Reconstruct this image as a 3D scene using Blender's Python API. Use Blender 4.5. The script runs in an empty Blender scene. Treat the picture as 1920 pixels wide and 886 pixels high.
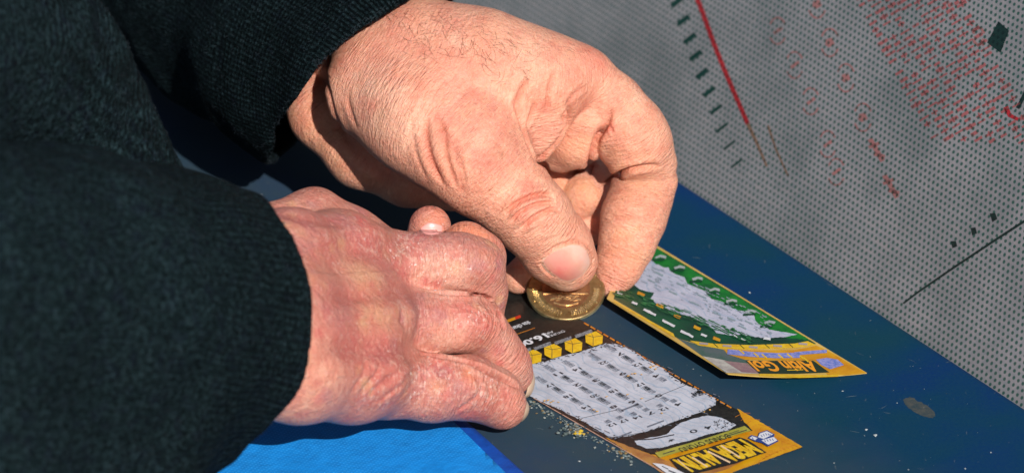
import bpy, bmesh, math, random
import numpy as np
from mathutils import Vector, Matrix
from mathutils.geometry import tessellate_polygon

# ---------------------------------------------------------------- view frame
# all measures in millimetres, turned to metres at the end.  The table top is z = 0.
PXMM = 5.8                       # photo pixels per mm at the reference distance
DIST = 1500.0
PITCH = math.radians(26.5)
SE, CE = math.sin(PITCH), math.cos(PITCH)
RV = np.array([1.0, 0, 0]); UV_ = np.array([0, SE, CE]); VV = np.array([0, -CE, SE])
Q = UV_ * (600 - 443) / PXMM     # centre of view; pixel (960,600) on the table is the origin

def J(px, py, d):
    """pixel + distance towards the camera -> rigid frame (X right, Y up, D towards camera)"""
    f = (DIST - d) / DIST / PXMM
    return np.array([(px - 960) * f, (443 - py) * f, d])
def toW(p):
    p = np.asarray(p, float)
    return Q + p[..., 0:1] * RV + p[..., 1:2] * UV_ + p[..., 2:3] * VV
def T(px, py, z=0.0):
    """pixel -> world mm on the plane at height z above the table"""
    # ray: C + t*dir
    C = Q + VV * DIST
    dr = (px - 960) / PXMM * RV + (443 - py) / PXMM * UV_ - DIST * VV
    t = (z - C[2]) / dr[2]
    return C + dr * t
M = 0.001

# ---------------------------------------------------------------- camera, world, sun, exposure
scene = bpy.context.scene
col = scene.collection
cam_d = bpy.data.cameras.new('camera'); cam = bpy.data.objects.new('camera', cam_d); col.objects.link(cam)
scene.camera = cam
cam.matrix_world = Matrix(((RV[0], UV_[0], VV[0], (Q + VV * DIST)[0] * M),
                           (RV[1], UV_[1], VV[1], (Q + VV * DIST)[1] * M),
                           (RV[2], UV_[2], VV[2], (Q + VV * DIST)[2] * M), (0, 0, 0, 1)))
cam_d.sensor_width = 36; cam_d.lens = 36 * DIST / (1920 / PXMM)
cam_d.clip_start = 0.05; cam_d.clip_end = 50
cam_d.dof.use_dof = True; cam_d.dof.focus_distance = (DIST - 42) * M; cam_d.dof.aperture_fstop = 14

SUN = np.array([0.27, -1.0, 0.72]); SUN = SUN / np.linalg.norm(SUN)     # direction to the sun
world = bpy.data.worlds.new('World'); scene.world = world; world.use_nodes = True
nt = world.node_tree; nt.nodes.clear()
sky = nt.nodes.new('ShaderNodeTexSky'); sky.sky_type = 'NISHITA'; sky.sun_disc = False
sky.sun_elevation = math.asin(SUN[2]); sky.sun_rotation = math.atan2(SUN[0], SUN[1])
bg = nt.nodes.new('ShaderNodeBackground'); bg.inputs['Strength'].default_value = 0.05
wo = nt.nodes.new('ShaderNodeOutputWorld')
nt.links.new(sky.outputs[0], bg.inputs[0]); nt.links.new(bg.outputs[0], wo.inputs[0])
sun_d = bpy.data.lights.new('sun', 'SUN'); sun_d.energy = 5.0; sun_d.angle = math.radians(0.5); sun_d.color = (1, 0.95, 0.88)
sun_o = bpy.data.objects.new('sun', sun_d); col.objects.link(sun_o)
sun_o.rotation_euler = Vector(SUN).to_track_quat('Z', 'Y').to_euler(); sun_o.location = (0.5, -1, 1)
scene.view_settings.view_transform = 'Standard'; scene.view_settings.look = 'None'
scene.view_settings.exposure = 0.08; scene.view_settings.gamma = 1

# ---------------------------------------------------------------- material helper
class Mat:
    def __init__(s, name, base=(.5, .5, .5), rough=.6, metal=0, spec=.5):
        s.m = bpy.data.materials.new(name); s.m.use_nodes = True; s.nt = s.m.node_tree
        s.b = s.nt.nodes['Principled BSDF']
        s.b.inputs['Base Color'].default_value = (*base, 1); s.b.inputs['Roughness'].default_value = rough
        s.b.inputs['Metallic'].default_value = metal; s.b.inputs['Specular IOR Level'].default_value = spec
    def n(s, typ, **kw):
        n = s.nt.nodes.new(typ)
        for k, v in kw.items():
            if k.startswith('i_'):
                key = k[2:].replace('_', ' ')
                key = int(key) if key.isdigit() else key
                tgt = n.inputs[key]
                if hasattr(v, 'is_output') or isinstance(v, bpy.types.NodeSocket): s.nt.links.new(v, tgt)
                else: tgt.default_value = v
            else: setattr(n, k, v)
        return n
    def link(s, a, b): s.nt.links.new(a, b)
    def noise(s, vec, scale, detail=3, rough=.6):
        n = s.n('ShaderNodeTexNoise', i_Scale=scale, i_Detail=detail, i_Roughness=rough)
        if vec is not None: s.link(vec, n.inputs['Vector'])
        return n.outputs['Fac']
    def ramp(s, fac, stops):
        r = s.n('ShaderNodeValToRGB'); s.link(fac, r.inputs[0])
        e = r.color_ramp.elements
        while len(e) < len(stops): e.new(0.5)
        for k, (p, c) in enumerate(stops): e[k].position = p; e[k].color = (*c, 1) if len(c) == 3 else c
        return r.outputs[0]
    def mix(s, fac, a, b, mode='MIX'):
        n = s.n('ShaderNodeMix', data_type='RGBA', blend_type=mode)
        for v, i in ((fac, 0), (a, 6), (b, 7)):
            if isinstance(v, bpy.types.NodeSocket): s.link(v, n.inputs[i])
            else: n.inputs[i].default_value = v if i == 0 else (*v, 1)
        return n.outputs[2]
    def math(s, op, a, b=None, c=None, clamp=False):
        n = s.n('ShaderNodeMath', operation=op, use_clamp=clamp)
        for i, v in enumerate((a, b, c)):
            if v is None: continue
            if isinstance(v, bpy.types.NodeSocket): s.link(v, n.inputs[i])
            else: n.inputs[i].default_value = v
        return n.outputs[0]
    def vmul(s, vec, v):
        n = s.n('ShaderNodeVectorMath', operation='MULTIPLY'); s.link(vec, n.inputs[0]); n.inputs[1].default_value = v
        return n.outputs[0]
    def attr(s, name, out='Vector'):
        return s.n('ShaderNodeAttribute', attribute_name=name).outputs[out]
    def obj(s): return s.n('ShaderNodeTexCoord').outputs['Object']
    def bump(s, h, strength, dist, prev=None):
        b = s.n('ShaderNodeBump'); s.link(h, b.inputs['Height'])
        b.inputs['Strength'].default_value = strength; b.inputs['Distance'].default_value = dist
        if prev is not None: s.link(prev, b.inputs['Normal'])
        s.link(b.outputs[0], s.b.inputs['Normal']); return b.outputs[0]
    def base(s, c): s.link(c, s.b.inputs['Base Color'])

def mesh_obj(name, verts, faces, mat, parent=None, smooth=True, attrs=None, world_mm=True):
    me = bpy.data.meshes.new(name)
    v = np.asarray(verts, float) * (M if world_mm else 1)
    if isinstance(faces, np.ndarray):
        k = faces.shape[1]; nf = len(faces)
        me.vertices.add(len(v)); me.vertices.foreach_set('co', v.astype(np.float32).ravel())
        me.loops.add(nf * k); me.loops.foreach_set('vertex_index', faces.astype(np.int32).ravel())
        me.polygons.add(nf); me.polygons.foreach_set('loop_start', np.arange(0, nf * k, k, dtype=np.int32))
        me.update(calc_edges=True); me.validate()
    else:
        me.from_pydata([tuple(x) for x in v], [], faces)
    if smooth: me.polygons.foreach_set('use_smooth', np.ones(len(me.polygons), bool))
    for k, a in (attrs or {}).items():
        a = np.asarray(a, np.float32)
        if a.ndim == 1: at = me.attributes.new(k, 'FLOAT', 'POINT'); at.data.foreach_set('value', a)
        elif a.shape[1] == 3: at = me.attributes.new(k, 'FLOAT_VECTOR', 'POINT'); at.data.foreach_set('vector', a.ravel())
        else: at = me.attributes.new(k, 'FLOAT_COLOR', 'POINT'); at.data.foreach_set('color', a.ravel())
    me.materials.append(mat)
    o = bpy.data.objects.new(name, me); col.objects.link(o)
    if parent is not None: o.parent = parent
    return o
def tag(o, label, cat=None, group=None, kind=None):
    if label: o['label'] = label
    if cat: o['category'] = cat
    if group: o['group'] = group
    if kind: o['kind'] = kind
    return o
def empty(name, label, cat, loc=(0, 0, 0), **kw):
    o = bpy.data.objects.new(name, None); col.objects.link(o); o.location = Vector(loc) * M
    o.empty_display_size = 0.01
    tag(o, label, cat, **kw); return o

# ---------------------------------------------------------------- implicit surfaces
def smin(a, b, k):
    h = np.maximum(k - np.abs(a - b), 0) / k
    return np.minimum(a, b) - h * h * k * 0.25
def rcone(P, a, b, r1, r2):
    ba = b - a; l2 = float(ba @ ba)
    pa = [P[i] - a[i] for i in range(3)]
    if l2 < (r1 - r2) ** 2 + 1e-3:
        return np.sqrt(pa[0] ** 2 + pa[1] ** 2 + pa[2] ** 2) - max(r1, r2)
    rr = r1 - r2; a2 = l2 - rr * rr; il2 = 1.0 / l2
    y = pa[0] * ba[0] + pa[1] * ba[1] + pa[2] * ba[2]
    z = y - l2
    x2 = sum((pa[i] * l2 - ba[i] * y) ** 2 for i in range(3))
    y2 = y * y * l2; z2 = z * z * l2
    k = np.sign(rr) * rr * rr * x2
    return np.where(np.sign(z) * a2 * z2 > k, np.sqrt(x2 + z2) * il2 - r2,
           np.where(np.sign(y) * a2 * y2 < k, np.sqrt(x2 + y2) * il2 - r1,
                    (np.sqrt(x2 * a2 * il2) + y * rr) * il2 - r1))
def joint(t):
    """(px,py,d,r_px) -> centre mm, radius mm"""
    return J(*t[:3]), t[3] * (DIST - t[2]) / DIST / PXMM

class Field:
    def __init__(s, lo, hi, h):
        s.lo = np.array(lo, float); s.h = h
        s.n = np.ceil((np.array(hi) - s.lo) / h).astype(int) + 1
        s.ax = [(s.lo[i] + np.arange(s.n[i]) * h).astype(np.float32) for i in range(3)]
    def new(s): return np.full(s.n, 40.0, np.float32)
    def sub(s, lo, hi):
        i0 = np.clip(np.floor((np.array(lo) - s.lo) / s.h).astype(int), 0, s.n)
        i1 = np.clip(np.ceil((np.array(hi) - s.lo) / s.h).astype(int) + 1, 0, s.n)
        sl = tuple(slice(a, b) for a, b in zip(i0, i1))
        P = [s.ax[0][sl[0]][:, None, None], s.ax[1][sl[1]][None, :, None], s.ax[2][sl[2]][None, None, :]]
        return sl, P
    def chain(s, F, pts, k, margin=14, flat=None):
        js = [joint(t) for t in pts]
        if len(js) == 1: js = js * 2
        for (a, ra), (b, rb) in zip(js[:-1], js[1:]):
            m = max(ra, rb) + margin
            sl, P = s.sub(np.minimum(a, b) - m, np.maximum(a, b) + m)
            if min(sl[i].stop - sl[i].start for i in range(3)) <= 0: continue
            if flat is not None:                     # squash along direction n by factor f
                n, f = flat; n = np.array(n, float); n /= np.linalg.norm(n)
                q = (P[0] - a[0]) * n[0] + (P[1] - a[1]) * n[1] + (P[2] - a[2]) * n[2]
                e = (1 / f - 1)
                P = [P[i] + q * n[i] * e for i in range(3)]
                b2 = b + ((b - a) @ n) * n * e
                v = rcone(P, a, b2, ra, rb) * (f + (1 - f) * .5)
            else: v = rcone(P, a, b, ra, rb)
            F[sl] = smin(F[sl], v.astype(np.float32), k)
        return F

def surface_nets(F, lo, h):
    S = F < 0
    c = S[:-1, :-1, :-1].astype(np.int8)
    cnt = np.zeros(c.shape, np.int8)
    for dx in (0, 1):
        for dy in (0, 1):
            for dz in (0, 1):
                cnt += S[dx:S.shape[0] - 1 + dx, dy:S.shape[1] - 1 + dy, dz:S.shape[2] - 1 + dz]
    cells = np.argwhere((cnt > 0) & (cnt < 8))
    idx = np.full(c.shape, -1, np.int64); idx[tuple(cells.T)] = np.arange(len(cells))
    acc = np.zeros((len(cells), 3)); num = np.zeros(len(cells))
    cor = [(a, b, d) for a in (0, 1) for b in (0, 1) for d in (0, 1)]
    for p in cor:
        for q in cor:
            if sum(abs(p[i] - q[i]) for i in range(3)) != 1 or p > q: continue
            fp = F[cells[:, 0] + p[0], cells[:, 1] + p[1], cells[:, 2] + p[2]]
            fq = F[cells[:, 0] + q[0], cells[:, 1] + q[1], cells[:, 2] + q[2]]
            m = (fp < 0) != (fq < 0)
            t = np.where(m, fp / np.where(m, fp - fq, 1), 0)
            for i in range(3):
                acc[:, i] += np.where(m, p[i] + t * (q[i] - p[i]), 0)
            num += m
    V = lo + (cells + acc / num[:, None]) * h
    faces = []
    for ax in range(3):
        o = [1 if i == ax else 0 for i in range(3)]
        A = S[:S.shape[0] - o[0], :S.shape[1] - o[1], :S.shape[2] - o[2]]
        B = S[o[0]:, o[1]:, o[2]:]
        e = np.argwhere(A != B)
        u, w = (ax + 1) % 3, (ax + 2) % 3
        e = e[(e[:, u] > 0) & (e[:, w] > 0) & (e[:, u] < c.shape[u]) & (e[:, w] < c.shape[w])]
        inside = A[tuple(e.T)]
        def cell(du, dw):
            q = e.copy(); q[:, u] -= du; q[:, w] -= dw; return idx[tuple(q.T)]
        q = np.stack([cell(1, 1), cell(0, 1), cell(0, 0), cell(1, 0)], 1)
        q[~inside] = q[~inside][:, ::-1]
        faces.append(q)
    Fc = np.concatenate(faces); Fc = Fc[(Fc >= 0).all(1)]
    return V, Fc
def smooth_mesh(V, Fc, it, lam=.5):
    e = np.concatenate([Fc[:, [0, 1]], Fc[:, [1, 2]], Fc[:, [2, 3]], Fc[:, [3, 0]]])
    n = len(V); deg = np.bincount(e[:, 0], minlength=n) + np.bincount(e[:, 1], minlength=n)
    for _ in range(it):
        nv = np.empty_like(V)
        for i in range(3):
            s = np.bincount(e[:, 0], V[e[:, 1], i], n) + np.bincount(e[:, 1], V[e[:, 0], i], n)
            nv[:, i] = s / np.maximum(deg, 1)
        V = V + lam * (nv - V)
    return V
def vnormals(V, Fc):
    a = V[Fc[:, 2]] - V[Fc[:, 0]]; b = V[Fc[:, 3]] - V[Fc[:, 1]]
    fn = np.cross(a, b); N = np.zeros_like(V)
    for k in range(4):
        for i in range(3): N[:, i] += np.bincount(Fc[:, k], fn[:, i], len(V))
    return N / (np.linalg.norm(N, axis=1, keepdims=True) + 1e-9)
def vnoise(P, scale, seed=0):
    """value noise, -1..1"""
    p = P * scale; i = np.floor(p).astype(np.int64); f = p - i; f = f * f * (3 - 2 * f)
    def hsh(x, y, z):
        h = (x * 374761393 + y * 668265263 + z * 2147483647 + seed * 1274126177) & 0xffffffff
        h = ((h ^ (h >> 13)) * 1274126177) & 0xffffffff
        return ((h ^ (h >> 16)) & 0xffff) / 32767.5 - 1
    r = 0
    for a in (0, 1):
        for b in (0, 1):
            for c in (0, 1):
                w = (f[:, 0] if a else 1 - f[:, 0]) * (f[:, 1] if b else 1 - f[:, 1]) * (f[:, 2] if c else 1 - f[:, 2])
                r = r + w * hsh(i[:, 0] + a, i[:, 1] + b, i[:, 2] + c)
    return r
class Height:
    """front surface of a field, to lay creases and spots drawn over the photo on the real skin"""
    def __init__(s, G, F):
        ins = F < 0; n = F.shape[2]
        k = n - 1 - np.argmax(ins[:, :, ::-1], axis=2)
        s.ok = ins.any(axis=2); k = np.clip(k, 0, n - 2)
        ii, jj = np.meshgrid(range(F.shape[0]), range(F.shape[1]), indexing='ij')
        f0 = F[ii, jj, k]; f1 = F[ii, jj, k + 1]
        s.H = G.lo[2] + (k + np.clip(f0 / (f0 - f1 + 1e-9), 0, 1)) * G.h; s.G = G
    def at(s, px, py, dguess=20.0):
        d = dguess
        for _ in range(5):
            q = J(px, py, d); i = int(round((q[0] - s.G.lo[0]) / s.G.h)); j = int(round((q[1] - s.G.lo[1]) / s.G.h))
            i = min(max(i, 0), s.H.shape[0] - 1); j = min(max(j, 0), s.H.shape[1] - 1)
            if s.ok[i, j]: d = s.H[i, j]
        q = J(px, py, d); fi = (q[0] - s.G.lo[0]) / s.G.h; fj = (q[1] - s.G.lo[1]) / s.G.h; i, j = int(fi), int(fj)
        if 0 <= i < s.H.shape[0] - 1 and 0 <= j < s.H.shape[1] - 1 and s.ok[i:i + 2, j:j + 2].all():
            a, b = fi - i, fj - j; h = s.H[i:i + 2, j:j + 2]
            if h.max() - h.min() < 3: d = h[0, 0] * (1 - a) * (1 - b) + h[1, 0] * a * (1 - b) + h[0, 1] * (1 - a) * b + h[1, 1] * a * b
        return J(px, py, d)
def dist_poly(V, pts):
    """distance of points to polyline, and arc parameter 0..1"""
    best = np.full(len(V), 1e9); par = np.zeros(len(V))
    L = [0]
    for a, b in zip(pts[:-1], pts[1:]): L.append(L[-1] + np.linalg.norm(b - a))
    for i, (a, b) in enumerate(zip(pts[:-1], pts[1:])):
        ab = b - a; t = np.clip(((V - a) @ ab) / (ab @ ab + 1e-9), 0, 1)
        d = np.linalg.norm(V - a - t[:, None] * ab, axis=1)
        m = d < best; best[m] = d[m]; par[m] = (L[i] + t[m] * (L[i + 1] - L[i])) / L[-1]
    return best, par
def bezier_pts(p, n=12):
    """smooth a polyline (Catmull-Rom), points are tuples"""
    p = [np.array(q, float) for q in p]
    if len(p) < 3: return p
    P = [2 * p[0] - p[1]] + p + [2 * p[-1] - p[-2]]; out = []
    for i in range(1, len(P) - 2):
        for k in range(n):
            t = k / n
            out.append(.5 * (2 * P[i] + (P[i + 1] - P[i - 1]) * t + (2 * P[i - 1] - 5 * P[i] + 4 * P[i + 1] - P[i + 2]) * t * t
                             + (3 * P[i] - P[i - 1] - 3 * P[i + 1] + P[i + 2]) * t ** 3))
    out.append(p[-1]); return out

# ================================================================ THE PERSON: two hands
VOX = 0.55
# ---- right hand: chains of joints (photo px, px, depth mm towards camera, radius px)
RH_BASE = [   # wrist, back of hand, heel of the palm
    ([(250, -190, -165, 135), (470, -60, -110, 118), (640, 60, -54, 104)], 10),            # forearm
    ([(600, 50, -58, 98), (745, 112, -12, 100), (800, 118, -2, 102), (900, 130, 6, 98), (1005, 150, 2, 78), (1082, 143, -3, 56)], 10),
    ([(700, 175, 2, 84), (790, 220, 13, 92), (880, 285, 16, 92)], 12),                # thumb metacarpal
    ([(900, 195, -6, 106), (950, 215, -4, 74)], 12),
    ([(1020, 250, -44, 60), (1090, 330, -56, 56), (1080, 430, -54, 40)], 4),           # folded fingers deep in the palm
]
RH_F = {
    'thumb':  ([(860, 262, 16, 96), (915, 325, 17, 84), (965, 372, 17, 75), (1000, 408, 14, 72), (1042, 462, 7, 67), (1064, 489, 2, 57)], 2.5, 9),
    'heel':   ([(556, 110, -56, 58), (608, 212, -34, 64), (678, 288, -28, 62), (765, 330, -30, 54), (850, 352, -30, 44)], 4, 1.2),
    'web':    ([(985, 160, 3, 60), (1008, 205, 4, 52), (1012, 235, 3, 44), (1008, 272, 2, 28)], 3, 3),
    'pad':    ([(1100, 165, -6, 48), (1092, 215, -7, 50), (1076, 262, -11, 50), (1052, 290, -15, 34)], 3, 2.5),
    'hollow': ([(1020, 280, -34, 56), (1035, 350, -34, 40)], 3, 2),
    'index':  ([(1105, 148, -4, 50), (1150, 195, -7, 55), (1180, 245, -9, 66), (1192, 268, -11, 66), (1224, 306, -16, 46)], 2.5, 4),
    'index2': ([(1228, 340, -19, 43), (1200, 374, -18, 58), (1188, 408, -16, 60), (1176, 455, -15, 52), (1160, 498, -14, 43), (1148, 528, -14, 32)], 2.2, 1.0),
    'middle': ([(1130, 335, -38, 34), (1094, 368, -30, 38), (1050, 410, -34, 34)], 2, .8),
    'ring':   ([(1112, 424, -33, 30), (1090, 440, -33, 30), (1060, 460, -33, 30)], 2, .8),
    'midtip': ([(1050, 440, -30, 36), (1005, 492, -20, 34), (972, 520, -14, 31)], 2, .8),
}
# ---- left hand
LH_BASE = [
    ([(200, 620, 190, 150), (400, 605, 150, 125)], 10),
    ([(400, 535, 134, 90), (540, 478, 107, 72), (640, 475, 88, 64), (722, 488, 74, 52)], 10),
    ([(400, 625, 142, 105), (540, 600, 120, 95), (650, 600, 98, 84), (738, 600, 80, 58)], 10),
    ([(430, 680, 138, 84), (560, 696, 124, 82), (660, 708, 106, 70), (722, 716, 94, 58)], 10),
    ([(480, 425, 88, 38), (590, 408, 72, 42), (660, 440, 66, 38), (740, 476, 56, 38)], 8),       # thumb side ridge
]
LH_F = {
    'thumb':  ([(770, 540, 20, 40), (795, 470, 24, 40), (806, 425, 27, 40)], 2, 1),
    'index':  ([(845, 500, 38, 42), (874, 463, 42, 46), (900, 482, 40, 47), (912, 540, 32, 36)], 2, 1),
    'middle': ([(700, 488, 72, 54), (800, 492, 70, 56), (860, 492, 67, 54), (893, 500, 64, 50)], 3, 5),
    'mid2':   ([(893, 500, 62, 50), (905, 545, 58, 44), (905, 600, 54, 40)], 3, 1.2),
    'ring':   ([(700, 605, 78, 56), (815, 605, 77, 57), (860, 605, 74, 53), (893, 612, 69, 50)], 3, 6),
    'ring2':  ([(893, 612, 69, 50), (925, 650, 64, 46), (948, 680, 60, 44), (962, 702, 57, 38)], 3, 1.2),
    'pinky':  ([(690, 720, 92, 60), (810, 726, 86, 61), (880, 726, 80, 57), (925, 742, 74, 50), (945, 762, 74, 42)], 4, 6),
}

def build_hand(base, fingers, lo, hi, kcross, attach=()):
    G = Field(lo, hi, VOX); B = G.new()
    for pts, k in base: G.chain(B, pts, k)
    R = B.copy()
    comps = []
    store = {}
    for name, (pts, kin, kb) in fingers.items():
        f = G.new(); G.chain(f, pts, kin); store[name] = f
    done = {}
    for name, (pts, kin, kb) in fingers.items():
        f = store[name]
        if name in attach:                      # second half of a bent finger joins its own first half
            other, kk = attach[name]
            done[other] = smin(done[other], f, kk)
        else: done[name] = smin(B, f, kb)
    for f in done.values(): R = smin(R, f, kcross)
    return G, R

def seg_coords(V, groups, slots=None):
    """along / around coordinates (mm) of the nearest chain of bones, and how surely it is the nearest"""
    n = len(V); P = [V[:, 0], V[:, 1], V[:, 2]]; off = 0; DD = []; CC = []
    for pts in groups:
        js = [joint(t) for t in pts]; run = off
        cb = np.full(n, 1e9); cs = np.zeros(n); ca = np.zeros(n); cw = np.zeros(n)
        for (a, ra), (b, rb) in zip(js[:-1], js[1:]):
            L = np.linalg.norm(b - a)
            if L < .5: continue
            d = rcone(P, a, b, ra, rb)
            ax = (b - a) / L; q = V - a; s = q @ ax
            pr = q - s[:, None] * ax; e1 = np.cross(ax, [0, 0, 1]); e1 /= np.linalg.norm(e1) + 1e-9; e2 = np.cross(e1, ax)
            ang = np.arctan2(pr @ e1, pr @ e2) * (ra + rb) / 2
            w = np.exp(-np.clip(d - 0, -5, 60) / 1.5) + 1e-30; sc = np.clip(s, -8, L + 8)
            cs += w * (run + sc); ca += w * ang; cw += w; cb = np.minimum(cb, d)
            run += L
        DD.append(cb); CC.append(np.stack([cs / cw, ca / cw, np.zeros(n)], 1)); off += 60
    if slots is None: return CC[0]
    out = []; ds = []
    for k in range(3):                                       # three slots, neighbours never share one, so every slot is smooth where it counts
        ids = [i for i, q in enumerate(slots) if q == k]
        best = np.full(n, 1e9); c = np.zeros((n, 3))
        for i in ids:
            m = DD[i] < best; best[m] = DD[i][m]; c[m] = CC[i][m]
        out.append(c); ds.append(best)
    ds = np.array(ds); w = np.clip(1 - (ds - ds.min(0)) / 5.0, 0, 1) ** 2; w /= w.sum(0)
    return out + [w.T]

def decorate(V, Fc, H, creases, bumps=()):
    N = vnormals(V, Fc); D = np.zeros(len(V)); K = np.zeros(len(V))
    for pts, w, dep, *o in creases:
        dg = o[0] if o else 20
        P3 = np.array([H.at(p[0], p[1], dg) for p in bezier_pts(pts, 6)])
        lo, hi = P3.min(0) - 6, P3.max(0) + 6
        m = np.where(((V > lo) & (V < hi)).all(1))[0]
        if len(m) == 0: continue
        d, t = dist_poly(V[m], P3)
        tap = np.clip(np.minimum(t, 1 - t) * 5, 0, 1) ** .7
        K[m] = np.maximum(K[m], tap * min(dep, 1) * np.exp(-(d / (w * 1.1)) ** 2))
        D[m] += tap * dep * (-np.exp(-(d / w) ** 2) + .3 * np.exp(-((d - 2.2 * w) / (1.3 * w)) ** 2))
    for (px, py), r, h, *o in bumps:
        c = H.at(px, py, o[0] if o else 20); d = np.linalg.norm(V - c, axis=1)
        D += h * np.exp(-(d / r) ** 2)
    return V + N * D[:, None], K

def colour_spots(V, H, base, spots, seed=3):
    C = np.tile(np.array(base, float), (len(V), 1))
    big = vnoise(V, .085, seed + 7) * .6 + vnoise(V, .22, seed + 8) * .5; mid = vnoise(V, .6, seed + 9) * .6 + vnoise(V, 1.4, seed + 10) * .5
    C *= 1 + np.stack([big * .09 + mid * .07, big * .22 + mid * .17, big * .24 + mid * .18], 1)
    rm = np.clip(mid * 1.6 - .55 + big * .5, 0, 1)[:, None] * .55; C = C * (1 - rm) + np.array((.58, .15, .11)) * rm
    n = vnoise(V, .35, seed) * .5 + vnoise(V, .9, seed + 1) * .35 + vnoise(V, 2.1, seed + 2) * .25
    for (px, py), r, c, s, *o in spots:
        ctr = H.at(px, py, o[0] if o else 20)
        d = np.linalg.norm(V - ctr, axis=1) / r
        w = np.clip(1.25 - d + n * .7, 0, 1); w = w * w * (3 - 2 * w) * s
        C = C * (1 - w[:, None]) + np.array(c) * w[:, None]
    return np.concatenate([C, np.ones((len(V), 1))], 1)

# ---- right hand mesh
Gr, Fr = build_hand(RH_BASE, RH_F, [-112, -32, -125], [66, 95, 62], .9, {'index2': ('index', .9)})
Hr = Height(Gr, Fr)
Vr, Qr = surface_nets(Fr, Gr.lo, VOX); Vr = smooth_mesh(Vr, Qr, 3)
RC = [  # creases: polyline in photo px, width mm, depth mm
    ([(948, 402), (962, 386), (990, 370), (1022, 364), (1040, 372)], .75, 2.1), ([(958, 416), (975, 396), (1005, 382), (1042, 380)], .6, 1.9),
    ([(976, 428), (1000, 408), (1030, 392), (1048, 394)], .7, 1.9), ([(990, 420), (1015, 405), (1040, 402)], .5, .3), ([(938, 396), (955, 370), (985, 352)], .8, .3),
    ([(800, 222), (800, 260), (810, 305), (832, 350)], 1.1, 1.2), ([(815, 214), (832, 250), (840, 300), (860, 360)], .9, .8),
    ([(846, 262), (858, 310), (870, 365)], .9, .5), ([(775, 245), (782, 290), (800, 335)], .7, .3), ([(862, 290), (868, 320), (875, 350)], .6, .35),
    ([(966, 205), (974, 178), (992, 145)], 1.0, .9), ([(986, 238), (996, 215), (1004, 190)], .8, .8), ([(1024, 215), (1030, 165), (1042, 128)], .8, .7),
    ([(968, 195), (978, 235), (990, 270), (1005, 303)], 1.1, 1.3), ([(1070, 195), (1066, 225), (1045, 265), (1008, 303)], 1.2, 1.8),
    ([(1066, 212), (1066, 190), (1080, 170), (1096, 166)], .9, .5), ([(1064, 205), (1056, 216), (1058, 226)], .8, .8),
    ([(1146, 200), (1138, 232), (1118, 262), (1108, 300), (1106, 328)], 1.2, 2.0), ([(1140, 234), (1146, 240), (1150, 250)], .5, .5),
    ([(1130, 345), (1150, 332), (1180, 318), (1215, 312), (1240, 313)], 1.0, 2.4), ([(1118, 352), (1135, 342), (1150, 332), (1180, 319), (1225, 312)], .5, 1.2), ([(1148, 205), (1138, 232), (1118, 262), (1108, 300), (1106, 330)], .5, 1.2), ([(1068, 200), (1064, 228), (1043, 266), (1010, 302)], .5, 1.0), ([(1140, 404), (1165, 408), (1195, 408), (1215, 414)], .8, .5),
    ([(1012, 308), (1040, 322), (1075, 328), (1100, 318)], 1.0, 1.2), ([(1010, 455), (1030, 447), (1060, 442)], .7, .25),
    ([(606, 140), (616, 170), (628, 215), (652, 262), (690, 305), (740, 340)], 1.4, .7), ([(650, 175), (655, 200), (668, 240)], 1.2, .5),
]
NAILO = [(1012, 492), (1022, 476), (1041, 464), (1062, 455), (1081, 451), (1098, 457), (1110, 476), (1111, 497), (1101, 515)]
RC += [(NAILO, .55, .7), ([(1012, 492), (1024, 508), (1040, 521)], .5, .6)]
RB = [((1112, 118), 7, 1.0), ((1000, 390), 8, .5), ((1080, 170), 5, .8), ((760, 190), 14, .8)]
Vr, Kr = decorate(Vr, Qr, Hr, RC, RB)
PINK = (.72, .27, .20); RED = (.66, .15, .11); PALE = (.83, .52, .38); ORNG = (.74, .33, .17); BROWN = (.5, .23, .14)
_r2 = random.Random(32)
RS = [((720, 90), 14, PINK, .35), ((860, 160), 12, PINK, .5), ((920, 250), 14, PINK, .55), ((960, 300), 10, RED, .2), ((850, 60), 10, PINK, .3),
      ((1115, 110), 7, RED, .35), ((1020, 250), 8, PINK, .4), ((1060, 60), 14, BROWN, .4), ((940, 50), 12, BROWN, .25), ((1000, 385), 7, PINK, .4),
      ((1180, 330), 12, ORNG, .35), ((1170, 470), 10, ORNG, .5), ((1150, 520), 7, PINK, .5), ((1080, 280), 9, ORNG, .5), ((1090, 370), 8, ORNG, .6),
      ((1060, 350), 8, ORNG, .6), ((970, 525), 8, BROWN, .35, -10), ((620, 260), 20, ORNG, .4, -10), ((830, 240), 6, RED, .3), ((1040, 540), 8, PALE, .5),
      ((700, 200), 14, PALE, .4), ((1000, 100), 14, PALE, .3), ((1090, 120), 6, PINK, .3), ((1145, 238), 2.5, RED, .6), ((770, 250), 10, PALE, .4)]
for _ in range(60):
    RS.append(((_r2.uniform(640, 1230), _r2.uniform(30, 520)), _r2.uniform(.8, 4.5), _r2.choice([RED, PINK, BROWN, ORNG, PALE]), _r2.uniform(.15, .45)))
Cr = colour_spots(Vr, Hr, (.81, .385, .26), RS)
Cr[:, :3] += (np.array((.58, .15, .09)) - Cr[:, :3]) * (Kr * .65)[:, None]  # folds redder, and darkened: crease shade put into the skin colour
SR = seg_coords(Vr, [RH_BASE[0][0][:2] + RH_BASE[1][0][1:], RH_F['heel'][0], [(700, 175, 2, 84), (790, 220, 13, 92)] + RH_F['thumb'][0], RH_F['index'][0] + RH_F['index2'][0][1:],
                     RH_F['middle'][0], RH_F['midtip'][0], RH_F['web'][0], RH_F['pad'][0]], [0, 1, 2, 1, 0, 0, 1, 0])

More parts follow.
